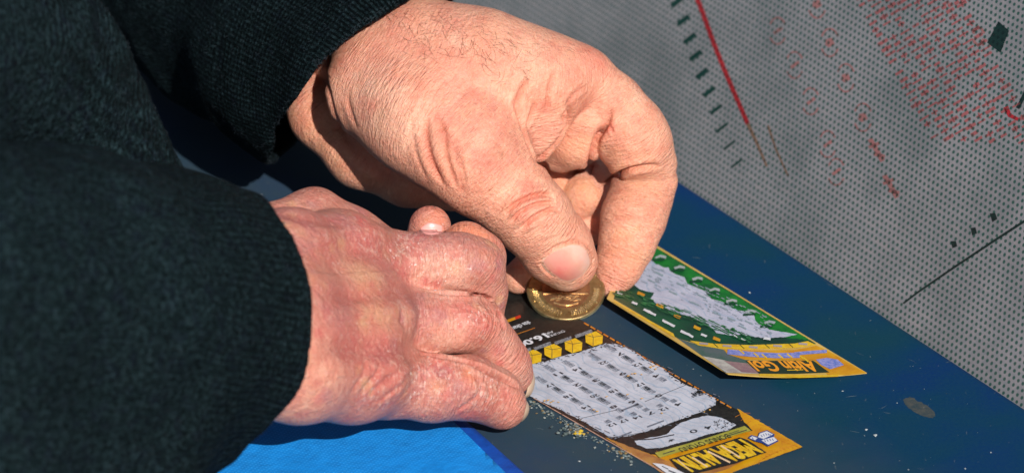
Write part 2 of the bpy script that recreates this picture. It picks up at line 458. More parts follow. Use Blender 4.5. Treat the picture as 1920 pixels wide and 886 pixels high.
# ---- left hand mesh
Gl, Fl = build_hand(LH_BASE, LH_F, [-125, -72, -5], [12, 22, 178], .9, {'mid2': ('middle', 4.), 'ring2': ('ring', 4.)})
Hl = Height(Gl, Fl)
Vl, Ql = surface_nets(Fl, Gl.lo, VOX); Vl = smooth_mesh(Vl, Ql, 3)
LC = [
    ([(600, 562), (690, 552), (790, 545)], 3.2, 1.3, 90), ([(600, 650), (690, 656), (790, 662)], 3.2, 1.3, 90), ([(640, 480), (720, 470), (780, 455)], 3, .7, 80),
    ([(789, 543), (820, 548), (860, 552), (905, 556), (932, 574)], .8, 2.1, 60), ([(795, 545), (850, 550), (910, 558)], .45, 1.2, 60), ([(785, 661), (845, 674), (890, 687), (935, 707), (975, 726)], .8, 2.3, 60), ([(792, 663), (850, 675), (900, 690)], .45, 1.2, 60),
    ([(930, 572), (940, 600), (946, 620)], .9, 1.0, 50),
    ([(878, 705), (892, 712), (900, 730), (885, 748), (850, 775)], .7, .5, 70), ([(910, 715), (918, 735), (905, 765)], .5, .3, 70),
    ([(930, 722), (938, 740), (932, 762)], .45, .25, 70), ([(945, 735), (952, 750), (946, 770)], .45, .25, 70),
    ([(690, 740), (735, 700), (775, 665)], .8, .5, 70), ([(670, 745), (700, 705), (720, 670)], .8, .4, 70), ([(710, 752), (750, 715), (790, 680)], .7, .5, 70),
    ([(655, 740), (680, 700), (690, 660)], .7, .3, 70), ([(740, 755), (765, 730), (785, 700)], .6, .4, 70),
    ([(875, 590), (890, 600), (903, 612)], .6, .5, 70), ([(870, 578), (888, 586), (900, 596)], .5, .35, 70), ([(890, 575), (905, 590), (912, 605)], .5, .3, 70),
    ([(820, 690), (828, 712), (826, 730)], .6, .5, 70), ([(834, 690), (842, 712), (838, 728)], .5, .4, 70),
    ([(752, 580), (748, 600), (755, 615)], 1.2, .5, 70), ([(510, 395), (580, 410), (650, 420)], 3, .8, 60), ([(600, 470), (660, 460), (740, 470)], 3, .5, 60),
]
LB = [((762, 490), 5, 1.6, 75), ((765, 602), 5, 1.7, 80), ((745, 715), 5.5, 1.5, 90), ((906, 604), 3.6, .9, 70), ((878, 716), 3.8, .9, 70), ((830, 500), 7, -.8, 70), ((830, 612), 7, -.9, 70), ((815, 730), 7, -.8, 75), ((640, 520), 9, -1.2, 90), ((650, 640), 9, -1.0, 90), ((908, 492), 4.5, .9, 70), ((905, 600), 6, .8, 70), ((870, 715), 6, .9, 70), ((905, 480), 6, .6, 60), ((760, 545), 8, .6, 60), ((590, 385), 9, 1.0, 60), ((745, 640), 9, .9, 70), ((775, 575), 7, .7, 70)]
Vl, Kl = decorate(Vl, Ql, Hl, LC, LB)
LRED = (.58, .13, .12); LPNK = (.64, .22, .20); LPUR = (.40, .15, .16); LYEL = (.66, .36, .20); SCAB = (.25, .07, .07)  # LPUR: mottling, and shade of the hand's upper side put into colour
LS = [((560, 400), 14, LPUR, .35), ((640, 430), 12, LPUR, .3), ((700, 470), 13, LRED, .45), ((620, 470), 7, LRED, .4), ((650, 550), 9, LPNK, .5), ((690, 520), 10, LYEL, .55),
      ((700, 590), 9, LYEL, .55), ((640, 630), 12, LPNK, .35), ((755, 525), 9, LPUR, .3), ((780, 600), 8, LRED, .35), ((730, 690), 14, LRED, .42), ((680, 720), 9, LRED, .35),
      ((825, 705), 8, LRED, .55), ((832, 708), 3.5, SCAB, .5), ((888, 598), 6, LRED, .5), ((890, 600), 2.6, SCAB, .5), ((915, 610), 6, (.68, .17, .12), .55), ((860, 580), 8, LRED, .35),
      ((878, 712), 4, (.74, .25, .10), .8), ((940, 745), 9, (.70, .2, .14), .5), ((860, 760), 12, LPUR, .3), ((780, 780), 10, LPUR, .3), ((830, 455), 14, LPUR, .4), ((812, 441), 3, SCAB, .6),
      ((751, 598), 2.5, LPUR, .7), ((649, 551), 1.3, RED, .9), ((610, 600), 1.3, RED, .6), ((605, 655), 1.3, RED, .6), ((585, 525), 2, LRED, .6), ((530, 720), 22, (.72, .36, .24), .7),
      ((600, 760), 16, (.72, .34, .24), .4), ((800, 500), 8, (.72, .36, .27), .5), ((850, 520), 9, (.76, .42, .32), .5), ((830, 620), 8, (.72, .36, .26), .5), ((810, 515), 10, (.78, .44, .33), .55, 75), ((860, 530), 7, (.80, .46, .36), .5, 75), ((850, 635), 9, (.76, .42, .32), .5, 75), ((940, 690), 9, (.74, .38, .29), .5, 70), ((560, 740), 18, (.74, .38, .27), .6, 110), ((930, 670), 10, (.68, .32, .24), .4),  # pale spots on the finger backs: highlights put into the skin colour
      ((800, 405), 9, (.74, .25, .14), .9, 26), ((880, 435), 10, (.72, .25, .14), .9, 40), ((740, 770), 6, LPUR, .3), ((700, 640), 8, LRED, .3), ((590, 690), 8, LRED, .2)]
_r = random.Random(31)
for _ in range(170):
    a_, b_ = _r.uniform(500, 960), _r.uniform(380, 795)
    LS.append(((a_, b_), _r.uniform(.8, 3.6), _r.choice([LRED, LRED, LPUR, (.45, .12, .10), LYEL]), _r.uniform(.3, .75), 90 if a_ < 750 else 75))
for _ in range(16):
    LS.append(((_r.uniform(500, 800), _r.uniform(400, 780)), _r.uniform(5, 10), _r.choice([LRED, LPUR, LPUR]), _r.uniform(.25, .5), 90))
Cl = colour_spots(Vl, Hl, (.54, .215, .16), LS, 11)
Cl[:, :3] += (np.array((.40, .09, .08)) - Cl[:, :3]) * (Kl * .65)[:, None]  # fold redness plus painted crease shade on the left hand
SL = seg_coords(Vl, [LH_BASE[1][0][:3] + LH_F['middle'][0] + LH_F['mid2'][0][1:], LH_BASE[2][0][:3] + LH_F['ring'][0] + LH_F['ring2'][0][1:],
                     LH_BASE[3][0][:3] + LH_F['pinky'][0], LH_F['thumb'][0], LH_F['index'][0]], [0, 1, 2, 1, 2])

def spotmask(V, H, spots, seed=5):
    m = np.zeros(len(V)); n = vnoise(V, .3, seed) * .5 + vnoise(V, .9, seed) * .4
    for (px, py), r, s in spots:
        d = np.linalg.norm(V - H.at(px, py, 70), axis=1) / r; w = np.clip(1.3 - d + n * .6, 0, 1); m = np.maximum(m, w * w * (3 - 2 * w) * s)
    return m
DRYL = .22 + .85 * spotmask(Vl, Hl, [((760, 700), 12, 1), ((820, 715), 9, .9), ((690, 730), 9, .7), ((770, 620), 8, .8), ((750, 560), 9, .8), ((760, 470), 11, .8), ((830, 500), 10, .9),
    ((920, 740), 9, 1), ((900, 600), 7, .9), ((700, 440), 9, .6), ((620, 470), 7, .5), ((660, 650), 9, .4)])
sm = lambda x, a, b: (lambda t: t * t * (3 - 2 * t))(np.clip((x - a) / (b - a), 0, 1))
ISOL = 1 - sm(Vl[:, 0], -38, -26); ISOR = SR[3][:, 0] * .75
def skin_material():
    m = Mat('skin', rough=.5, spec=.4)
    c = m.attr('skin', 'Color'); O = m.obj(); dry = m.attr('dry', 'Fac')
    sep = m.n('ShaderNodeSeparateXYZ'); m.link(m.attr('lineW'), sep.inputs[0]); LN = [(m.attr('line' + q), sep.outputs[i]) for i, q in enumerate('ABC')]
    # mottling
    n1 = m.noise(O, 160, 4, .65); n2 = m.noise(O, 600, 4, .7); n3 = m.noise(O, 1500, 2, .6)
    c1 = m.mix(m.ramp(n1, [(.38, (0, 0, 0)), (.72, (1, 1, 1))]), c, (.70, .20, .15), 'MIX')
    f1 = m.math('MULTIPLY', m.ramp(n1, [(.42, (0, 0, 0)), (.7, (1, 1, 1))]), m.math('MULTIPLY_ADD', dry, .12, .38))
    c2 = m.mix(f1, c, (.62, .16, .12))
    f2 = m.math('MULTIPLY', m.ramp(n2, [(.5, (0, 0, 0)), (.72, (1, 1, 1))]), m.math('MULTIPLY_ADD', dry, .45, .18))
    c3 = m.mix(f2, c2, (.86, .60, .48))
    f3 = m.math('MULTIPLY', m.ramp(n3, [(.3, (1, 1, 1)), (.5, (0, 0, 0))]), .22)
    c4 = m.mix(f3, c3, (.45, .17, .11))
    # dry flakes on the sore hand
    def two(sc, det, scale, rough):
        t = None
        for co, w in LN:
            q = m.math('MULTIPLY', m.noise(m.vmul(co, sc), scale, det, rough), w); t = q if t is None else m.math('ADD', t, q)
        return t
    nf = two((1.3, .28, 0), 4, 1.6, .75)
    fl = m.math('MULTIPLY', m.ramp(m.math('ADD', nf, m.math('MULTIPLY', dry, .05)), [(.62, (0, 0, 0)), (.67, (1, 1, 1))]), m.math('MULTIPLY', dry, .6), clamp=True)
    c5 = m.mix(fl, c4, (.88, .72, .66))
    sp = m.ramp(m.noise(O, 900, 2, .5), [(.66, (0, 0, 0)), (.70, (1, 1, 1))])
    spot = m.ramp(m.noise(O, 70, 2, .5), [(.45, (0, 0, 0)), (.6, (1, 1, 1))])
    c6 = m.mix(m.math('MULTIPLY', m.math('MULTIPLY', sp, spot), m.math('MULTIPLY', dry, .8)), c5, (.92, .82, .78))
    m.base(c6)
    # relief: fine lines across the limb, cells, pores
    l1 = two((1.0, .16, 0), 3, 1.5, .6)
    l3 = two((.35, .9, 0), 2, 1.6, .6)
    vor = m.n('ShaderNodeTexVoronoi', feature='DISTANCE_TO_EDGE', i_Scale=900.0); m.link(O, vor.inputs['Vector'])
    b = m.bump(m.ramp(vor.outputs['Distance'], [(0, (0, 0, 0)), (.25, (1, 1, 1))]), .35, .00012)
    iso = m.attr('iso', 'Fac'); i1 = m.math('ADD', m.math('MULTIPLY', m.noise(O, 480, 5, .72), 1.1), -.05)
    l1 = m.math('ADD', m.math('MULTIPLY', l1, m.math('SUBTRACT', 1.0, m.math('MULTIPLY', iso, .8))), m.math('MULTIPLY', i1, m.math('MULTIPLY', iso, .8)))
    b = m.bump(l1, 1.0, .0013, b); b = m.bump(l3, .35, .0006, b)
    b = m.bump(n2, .5, .0006, b); b = m.bump(n3, .4, .0002, b)
    b = m.bump(m.math('ADD', fl, m.math('MULTIPLY', sp, dry)), .4, .0002, b)
    m.b.inputs['Subsurface Weight'].default_value = .25
    m.b.inputs['Subsurface Radius'].default_value = (1.0, .35, .18)
    m.b.inputs['Subsurface Scale'].default_value = .0022
    m.link(m.ramp(n2, [(.3, (.36, .36, .36)), (.7, (.58, .58, .58))]), m.b.inputs['Roughness'])
    return m.m
MAT_SKIN = skin_material()
Vall = np.concatenate([toW(Vr), toW(Vl)]); Qall = np.concatenate([Qr, Ql + len(Vr)])
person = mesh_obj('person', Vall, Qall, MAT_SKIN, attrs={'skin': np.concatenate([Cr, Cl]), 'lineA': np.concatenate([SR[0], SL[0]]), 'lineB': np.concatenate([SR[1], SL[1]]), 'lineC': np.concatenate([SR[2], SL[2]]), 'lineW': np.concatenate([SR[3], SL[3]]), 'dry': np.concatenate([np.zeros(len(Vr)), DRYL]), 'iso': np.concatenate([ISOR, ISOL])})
tag(person, 'person in a dark knitted sweater scratching a black and gold ticket with a coin', 'person')
print('hand verts', len(Vr), len(Vl))

# ---- nails
def nail_front(name, outline, H, mat, dg=10, lift=.35, colf=None):
    P = np.array(bezier_pts(outline + [outline[0]], 5)[:-1]); c = P.mean(0); V = []; F = []; PX = []; n = len(P); R = 9; W = []
    sc_ = H.at(c[0], c[1], dg); V.append(sc_ + np.array([0, 0, lift])); W.append(0); PX.append((c[0] / 10, c[1] / 10, 0))
    for k in range(1, R + 1):
        f = k / R
        for p in P:
            q = c + (p - c) * f; s = H.at(q[0], q[1], dg)
            PX.append((q[0] / 10, q[1] / 10, 0)); V.append(s + np.array([0, 0, lift * (1 - f ** 8) + (-.3 if k == R else 0)])); W.append(f)
    for i in range(n): F.append((0, 1 + i, 1 + (i + 1) % n))
    for k in range(R - 1):
        for i in range(n):
            a = 1 + k * n + i; b = 1 + k * n + (i + 1) % n
            F.append((a, a + n, b + n, b))
    V = np.array(V)
    for _ in range(0): pass
    return mesh_obj(name, toW(V), F, mat, person, attrs={'rim': np.array(W), 'px': np.array(PX)})
mn = Mat('nail', (.80, .42, .36), rough=.2, spec=.6)
PX = []; O = mn.obj(); r_ = mn.attr('rim', 'Fac')
nn = mn.noise(O, 130, 3, .55)
dn = mn.n('ShaderNodeVectorMath', operation='DISTANCE'); mn.link(mn.attr('px'), dn.inputs[0]); dn.inputs[1].default_value = (104.8, 50.8, 0)
cc = mn.ramp(mn.math('ADD', mn.math('MULTIPLY', dn.outputs['Value'], .12), mn.math('MULTIPLY', nn, .75)), [(.36, (.62, .15, .13)), (.55, (.66, .25, .20)), (.8, (.70, .33, .26)), (1, (.74, .42, .34))])
cc = mn.mix(mn.ramp(r_, [(.86, (0, 0, 0)), (.97, (1, 1, 1))]), cc, (.84, .55, .42)); mn.base(cc)
st = mn.vmul(O, (700, 300, 300)); mn.bump(mn.noise(st, 1, 2), .15, .0003)
mn.b.inputs['Subsurface Weight'].default_value = .2; mn.b.inputs['Subsurface Scale'].default_value = .001
nail_front('thumbnail', [(1013, 490), (1024, 477), (1042, 466), (1062, 458), (1080, 454), (1096, 460), (1107, 477), (1108, 496), (1098, 513), (1080, 526), (1060, 530), (1040, 519), (1024, 506)], Hr, mn.m)
me_ = Mat('nail_edge', (.50, .36, .26), rough=.4); me_.bump(me_.noise(me_.obj(), 800, 2), .2, .0002)
def nail_side(pts, thick, d0, name='fingernail', lean=0):
    """nail seen from the side: a curved plate running down the fingertip and wrapping away from the camera"""
    P = [np.array(p, float) for p in bezier_pts(pts, 5)]; V = []; F = []; W = 8; n = len(P)
    for side in (0, 1):
        for i, p in enumerate(P):
            for j in range(W + 1):
                a = j / W * math.pi * .62 + .25                      # wraps from the front edge to the back
                q = J(p[0], p[1], d0 + lean * i / n); s = math.sin(math.pi * i / (n - 1)) ** .35
                rr = 5.2 - side * thick
                V.append(q + np.array([rr * math.sin(a) * .55 * s - 1.8, 0, rr * math.cos(a) * s - 1.0]))
    S = n * (W + 1)
    for i in range(n - 1):
        for j in range(W):
            a = i * (W + 1) + j
            F += [(a, a + 1, a + W + 2, a + W + 1), (S + a, S + a + W + 1, S + a + W + 2, S + a + 1)]
    for i in range(n - 1):
        for j in (0, W):
            a = i * (W + 1) + j; F.append((a, a + W + 1, S + a + W + 1, S + a))
    for j in range(W):
        for i in (0, n - 1):
            a = i * (W + 1) + j; F.append((a, a + 1, S + a + 1, S + a))
    return mesh_obj(name, toW(np.array(V)), F, me_.m, person)
nail_side([(984, 668), (993, 690), (997, 712), (994, 735), (988, 748)], .5, 55)
nail_side([(981, 742), (986, 758), (985, 775), (979, 793)], .5, 73)
mt = Mat('nail_pink', (.78, .33, .30), rough=.35)
nail_front('fingernail', [(786, 428), (795, 421), (806, 416), (820, 419), (831, 424), (828, 436), (812, 440), (795, 438)], Hl, mt.m, dg=30, lift=.15)

# ---- hair on the back of the right hand
def hairs():
    rnd = random.Random(5); V = []; F = []
    def strand(p0, ang, L, curl, d):
        b = len(V); n = 6; x, y = p0
        for i in range(n + 1):
            t = i / n; q = Hr.at(x, y, d); q = q + np.array([0, .15, .25 + .9 * math.sin(t * math.pi * .8) * .6])
            r = .05 * (1 - .75 * t)
            for k in range(3):
                a = k * 2.094; V.append(q + r * np.array([math.cos(a), math.sin(a) * .7, math.sin(a)]))
            x += math.cos(ang) * L / n; y += math.sin(ang) * L / n; ang += curl / n
        for i in range(n):
            for k in range(3):
                a = b + i * 3 + k; c2 = b + i * 3 + (k + 1) % 3; F.append((a, c2, c2 + 3, a + 3))
    for _ in range(120):
        px = rnd.uniform(745, 1000); py = rnd.uniform(8, 60) + (px - 745) * .22 + rnd.random() ** 2 * 60
        strand((px, py), rnd.gauss(.55, .6), rnd.uniform(14, 42), rnd.uniform(-1.6, 1.6), 20)
    for _ in range(70):
        px = rnd.uniform(700, 1110); py = 15 + max(0, (px - 800)) * .28 + rnd.uniform(0, 30)
        strand((px, py), rnd.gauss(.35, .3), rnd.uniform(8, 20), rnd.uniform(-.8, .8), 10)
    return mesh_obj('hair', toW(np.array(V)), F, Mat('hair', (.10, .045, .025), rough=.5).m, person)
hairs()

# ================================================================ sweater sleeves
def knit_material(name, ribfreq, darker=1.0, ribamt=.8):
    m = Mat(name, rough=.95, spec=.15)
    A = m.attr('line'); O = m.obj()
    sep = m.n('ShaderNodeSeparateXYZ'); m.link(A, sep.inputs[0]); s, u, rib = sep.outputs
    # stitches: columns along the arm and v-shaped rows
    cu = m.math('MULTIPLY', u, ribfreq)
    wav = m.math('SINE', m.math('MULTIPLY', cu, 6.2832))
    zig = m.math('ABSOLUTE', wav)
    row = m.math('SINE', m.math('ADD', m.math('MULTIPLY', s, 4.2), m.math('MULTIPLY', zig, 2.2)))
    hgt = m.math('ADD', m.math('MULTIPLY', wav, .6), m.math('MULTIPLY', row, .5))
    n = m.noise(O, 700, 4, .75); n2 = m.noise(O, 1900, 3, .7); n3 = m.noise(O, 220, 2, .6)
    c = m.ramp(n, [(.40, (.0012 * darker, .003 * darker, .004 * darker)), (.5, (.004 * darker, .010 * darker, .012 * darker)), (.64, (.016 * darker, 0.031 * darker, .038 * darker))])
    c = m.mix(m.math('MULTIPLY', m.ramp(n2, [(.55, (0, 0, 0)), (.75, (1, 1, 1))]), .5), c, (.03 * darker, .055 * darker, .055 * darker))
    c = m.mix(m.math('MULTIPLY', m.ramp(n3, [(.5, (0, 0, 0)), (.7, (1, 1, 1))]), .35), c, (.008, .010, .026))
    dk = m.math('MULTIPLY', m.math('MULTIPLY_ADD', hgt, -.5, .5, clamp=True), m.math('MULTIPLY_ADD', rib, .55, ribamt * .3))  # furrows between stitches darkened: their shade put into the wool colour
    c = m.mix(dk, c, (.002, .004, .005)); m.base(c)
    b = m.bump(hgt, ribamt, .0006); b = m.bump(n, 1.0, .0010, b); m.bump(n2, .8, .0005, b)
    m.b.inputs['Specular IOR Level'].default_value = .05; m.b.inputs['Sheen Weight'].default_value = .0; m.b.inputs['Sheen Roughness'].default_value = .5
    m.b.inputs['Sheen Tint'].default_value = (.45, .7, .75, 1)
    return m.m
def sleeve(axis, cut, thick, lo, hi, h, mat, label, extra=(), k=14):
    """axis: chain px; cut: function of P giving >0 beyond the cuff"""
    G = Field(lo, hi, h); F = G.new()
    G.chain(F, axis, k, margin=30)
    for e in extra: G.chain(F, e, 20, margin=30)
    P = [G.ax[0][:, None, None], G.ax[1][None, :, None], G.ax[2][None, None, :]]
    c = cut(P).astype(np.float32)
    inner = np.maximum(F + thick, -(c + 28))          # hollow for 28 mm behind the cuff
    F = np.maximum(F, -inner)
    F = -smin(-F, -c, 1.8)
    V, Qd = surface_nets(F, G.lo, h); V = smooth_mesh(V, Qd, 2)
    N = vnormals(V, Qd)
    V = V + N * (vnoise(V, .05, 4) * 1.6 + vnoise(V, .11, 5) * .9)[:, None]
    A = seg_coords(V, [axis])
    A[:, 2] = np.clip((cut([V[:, 0], V[:, 1], V[:, 2]]) + 45) / 20, 0, 1)
    o = mesh_obj('sleeve', toW(V), Qd, mat, person, attrs={'line': A}); tag(o, label)
    # stray wool fibres standing off the surface, thicker along the cuff
    rg = np.random.default_rng(len(V)); front = np.where((N[:, 2] > -.2) & (V[:, 1] > -85) & (V[:, 0] > -175))[0]
    cu = cut([V[front, 0], V[front, 1], V[front, 2]])
    pick = np.concatenate([rg.choice(front, 7000), rg.choice(front[cu > -2.5], 1500)])
    b0 = V[pick]; nn = N[pick]; rd = rg.normal(size=(len(pick), 3)); t = np.cross(nn, rd); t /= np.linalg.norm(t, axis=1, keepdims=True) + 1e-9
    L = rg.uniform(.5, 1.5, (len(pick), 1)); w = np.cross(t, nn) * .045
    p1 = b0 + nn * .25 * L + t * .5 * L; p2 = b0 + nn * .35 * L * rg.uniform(.2, 1.6, L.shape) + t * L
    W = np.stack([b0 - w, b0 + w, p1 + w, p1 - w, p2 + w * .4, p2 - w * .4], 1).reshape(-1, 3); k = np.arange(len(pick))[:, None] * 6
    Fq = np.concatenate([k + np.array([[0, 1, 2, 3]]), k + np.array([[3, 2, 4, 5]])])
    f = mesh_obj('wool_fibres', toW(W), Fq, FIB, o); f['kind'] = 'stuff'
    return o
FIB = Mat('wool_fibre', (.026, .036, .046), rough=.9, spec=.1).m
def plane_cut(p0, n, bow=0, c0=None):
    n = np.array(n, float); n /= np.linalg.norm(n)
    def f(P): 
        t = (P[0] - p0[0]) * -n[1] + (P[1] - p0[1]) * n[0]
        return (P[0] - p0[0]) * n[0] + (P[1] - p0[1]) * n[1] + (P[2] - p0[2]) * n[2] + bow * t * t
    return f
# left arm sleeve
LA = [(-420, 560, 280, 320), (-120, 560, 230, 290), (120, 560, 192, 268), (300, 575, 160, 240), (430, 592, 139, 212), (600, 602, 108, 192)]
LX = [[(-330, 60, 190, 300), (50, 110, 130, 175), (185, 330, 105, 145), (325, 490, 95, 118)], [(-200, 900, 230, 300), (150, 800, 175, 190), (330, 740, 130, 150)]]
cutL = plane_cut(J(474, 603, 133), (.87, .0, -.48), .0065)
sleeve(LA, cutL, 2.2, [-240, -115, 10], [-50, 112, 310], 1.25, knit_material('dark_knit', .5, 1.7, .8), 'nearer sleeve of the dark sweater with a rolled edge', LX)
# right arm sleeve
RA = [(71, -267, -195, 215), (311, -102, -150, 215), (463, -8, -108, 222), (610, 85, -50, 232), (740, 160, -18, 240)]
cutR = plane_cut(J(616, 147, -24), (.715, -.70, .05), -.0034)
sleeve(RA, cutR, 2.5, [-190, -10, -225], [0, 150, 30], 1.0, knit_material('ribbed_knit', .62, 1.6, 1.5), 'farther sleeve of the dark sweater with a ribbed cuff')

# ================================================================ table, panel
EA, EB = T(1280, 333), T(1920, 752)
E1 = (EB - EA) / np.linalg.norm(EB - EA); EN = np.array([-E1[1], E1[0], 0.0])    # outward, away from the viewer
if EN[1] < 0: EN = -EN
def table_part(name, mat, s0, s1, depth, thick, r=5):
    prof = [(-depth, 0)] + [(-r + r * math.sin(a), -r + r * math.cos(a)) for a in np.linspace(0, math.pi / 2, 8)] + [(0, -thick), (-depth, -thick)]
    V = []; F = []; n = len(prof)
    for s_ in (s0, s1):
        for a, z in prof: V.append(EA + E1 * s_ + EN * a + np.array([0, 0, z]))
    for i in range(n):
        j = (i + 1) % n; F.append((i, i + n, j + n, j))
    F += [tuple(range(n)), tuple(range(2 * n - 1, n - 1, -1))]
    o = mesh_obj(name, V, F, mat, smooth=False); return o
mt = Mat('blue_tabletop', rough=.7, spec=.12); O = mt.obj()
a = mt.noise(O, 14, 3, .6); b = mt.noise(O, 900, 3, .7); c = mt.noise(O, 60, 5, .7)
cc = mt.ramp(a, [(.35, (.001, .024, .125)), (.52, (.001, .034, .092)), (.68, (.003, .040, .070))])
dist = mt.n('ShaderNodeVectorMath', operation='DOT_PRODUCT'); mt.link(O, dist.inputs[0]); dist.inputs[1].default_value = tuple(EN)
near_f = mt.n('ShaderNodeMapRange'); mt.link(mt.math('ADD', dist.outputs['Value'], mt.math('MULTIPLY', mt.math('SUBTRACT', a, .5), .09)), near_f.inputs[0])
dd = float(EA @ EN) * M
near_f.inputs[1].default_value = dd - .085; near_f.inputs[2].default_value = dd - .045; near_f.inputs[3].default_value = 1; near_f.inputs[4].default_value = 0
near_grey = mt.math('MULTIPLY', near_f.outputs[0], mt.math('MULTIPLY_ADD', c, .9, .35), clamp=True)       # patchy greyer zone away from the far edge
cc = mt.mix(mt.math('MULTIPLY', near_grey, .85), cc, (.040, .058, .068))
cc = mt.mix(mt.math('MULTIPLY', mt.ramp(b, [(.35, (0, 0, 0)), (.7, (1, 1, 1))]), .35), cc, (.010, .055, .085))
sc = mt.ramp(mt.noise(mt.vmul(O, (300, 60, 1)), 3, 3, .6), [(.69, (0, 0, 0)), (.73, (1, 1, 1))])
cc = mt.mix(mt.math('MULTIPLY', sc, .45), cc, (.12, .14, .15)); mt.base(cc)
bb = mt.bump(b, .25, .0003); mt.bump(c, .2, .0006, bb)
table = table_part('table', mt.m, -520, 420, 620, 22)
tag(table, 'dark blue worn tabletop under both lottery tickets', 'table')

# worn blot in the table cover
def px_blob(name, pts, z, mat, parent=None, rough=.0, seed=1, smooth=True):
    rnd = random.Random(seed); P = bezier_pts(pts + [pts[0]], 4)[:-1]
    P = [(p[0] + rnd.uniform(-rough, rough), p[1] + rnd.uniform(-rough, rough)) for p in P]
    V = [T(p[0], p[1], z) for p in P]
    tri = tessellate_polygon([[Vector(v) for v in V]])
    return mesh_obj(name, V, [tuple(t) for t in tri], mat, parent, smooth=False)
mb = Mat('scuff', (.06, .062, .06), rough=.8); mb.base(mb.ramp(mb.noise(mb.obj(), 400, 4, .7), [(.35, (.012, .035, .05)), (.6, (.055, .062, .06))]))
px_blob('scuff_mark', [(1693, 748), (1706, 744), (1722, 751), (1742, 762), (1754, 775), (1748, 782), (1734, 780), (1712, 770), (1698, 758)], .03, mb.m, table, 1.2)

def scratches():
    rnd = random.Random(44); V = []; F = []
    for _ in range(46):
        x, y = rnd.uniform(1000, 1880), rnd.uniform(480, 880)
        if (y - 333) < (x - 1280) * .655 + 12: continue
        a = rnd.gauss(.5, .6); L = rnd.uniform(4, 26); n = 5; w = rnd.uniform(.3, .9)
        P = [(x + math.cos(a) * L * k / n + rnd.uniform(-.5, .5), y + math.sin(a) * L * .5 * k / n + rnd.uniform(-.4, .4)) for k in range(n + 1)]
        b = len(V)
        for k, p in enumerate(P):
            h = w * math.sin(math.pi * (k + .3) / (n + .6)); V += [T(p[0], p[1] - h * .5, .02), T(p[0], p[1] + h * .5, .02)]
        for k in range(n): F.append((b + 2 * k, b + 2 * k + 1, b + 2 * k + 3, b + 2 * k + 2))
    o = mesh_obj('scratches', V, F, Mat('scratch', (.085, .12, .14), rough=.8).m, table, smooth=False); o['kind'] = 'stuff'
scratches()

# perforated leaning panel
PW = math.cos(math.radians(30)) * np.array([0, 0, 1.0]) + math.sin(math.radians(30)) * EN
PN = np.cross(E1, PW); PN = PN if PN[1] < 0 else -PN
P0 = EA + EN * 1.5 + np.array([0, 0, -3.0])
def panel_px(px, py, lift=0.0):
    C = Q + VV * DIST; dr = (px - 960) / PXMM * RV + (443 - py) / PXMM * UV_ - DIST * VV
    t = ((P0 + PN * lift - C) @ PN) / (dr @ PN); w = C + dr * t - P0
    return np.array([w @ E1, w @ PW, lift])
def perforated(name, base, hole=(.008, .062, .050), amount=.92, base2=None, metal=0.0, fade=None):
    m = Mat(name, rough=.5, spec=.4); O = m.obj(); p = .00228
    sep = m.n('ShaderNodeSeparateXYZ'); m.link(O, sep.inputs[0]); x, y = sep.outputs[0], sep.outputs[1]
    jit = m.noise(O, 900, 1, .5)
    def lat(ox, oy):
        fx = m.math('SUBTRACT', m.math('FRACT', m.math('ADD', m.math('DIVIDE', x, p), ox)), .5)
        fy = m.math('MULTIPLY', m.math('SUBTRACT', m.math('FRACT', m.math('ADD', m.math('DIVIDE', y, p * 1.73205), oy)), .5), 1.73205)
        return m.math('SQRT', m.math('ADD', m.math('POWER', fx, 2.0), m.math('POWER', fy, 2.0)))
    d = m.math('MINIMUM', lat(0.0, 0.0), lat(.5, .5))
    hol = m.n('ShaderNodeMapRange', interpolation_type='SMOOTHSTEP'); m.link(m.math('ADD', d, m.math('MULTIPLY', m.math('SUBTRACT', jit, .5), .12)), hol.inputs[0])
    hol.inputs[1].default_value = .19; hol.inputs[2].default_value = .33; hol.inputs[3].default_value = amount; hol.inputs[4].default_value = 0
    n = m.noise(O, 500, 3, .7); n2 = m.noise(O, 25, 4, .6)
    c = m.mix(m.ramp(n, [(.3, (0, 0, 0)), (.7, (1, 1, 1))]), base, base2 or tuple(v * 1.25 for v in base))
    c = m.mix(m.math('MULTIPLY', m.ramp(n2, [(.42, (0, 0, 0)), (.62, (1, 1, 1))]), .5), c, tuple(v * .55 for v in base))
    c = m.mix(hol.outputs[0], c, hole); m.base(c)
    m.bump(hol.outputs[0], -.5, .0004)
    return m.m
panel = empty('perforated_panel', 'grey perforated board with faded red print leaning behind the table', 'panel')
panel.matrix_world = Matrix(((E1[0], PW[0], PN[0], P0[0] * M), (E1[1], PW[1], PN[1], P0[1] * M), (E1[2], PW[2], PN[2], P0[2] * M), (0, 0, 0, 1)))
def box_local(name, x0, x1, y0, y1, z0, z1, mat, parent):
    V = [(x, y, z) for x in (x0, x1) for y in (y0, y1) for z in (z0, z1)]
    F = [(0, 1, 3, 2), (4, 6, 7, 5), (0, 4, 5, 1), (2, 3, 7, 6), (0, 2, 6, 4), (1, 5, 7, 3)]
    return mesh_obj(name, V, F, mat, parent, smooth=False)
GREYB = (.180, .20, .225)
box_local('board', -420, 420, -14, 420, -2, 0, perforated('perforated_grey', GREYB, base2=(.275, .255, .275)), panel)
def panel_marks(name, polys, mat, lift=.12):
    V = []; F = []
    for P in polys:
        W = [panel_px(x, y, lift) for x, y in P]; b = len(V); V += W
        tri = tessellate_polygon([[Vector((w[0], w[1], 0)) for w in W]]); F += [tuple(i + b for i in t) for t in tri]
    return mesh_obj(name, V, F, mat, panel, smooth=False)
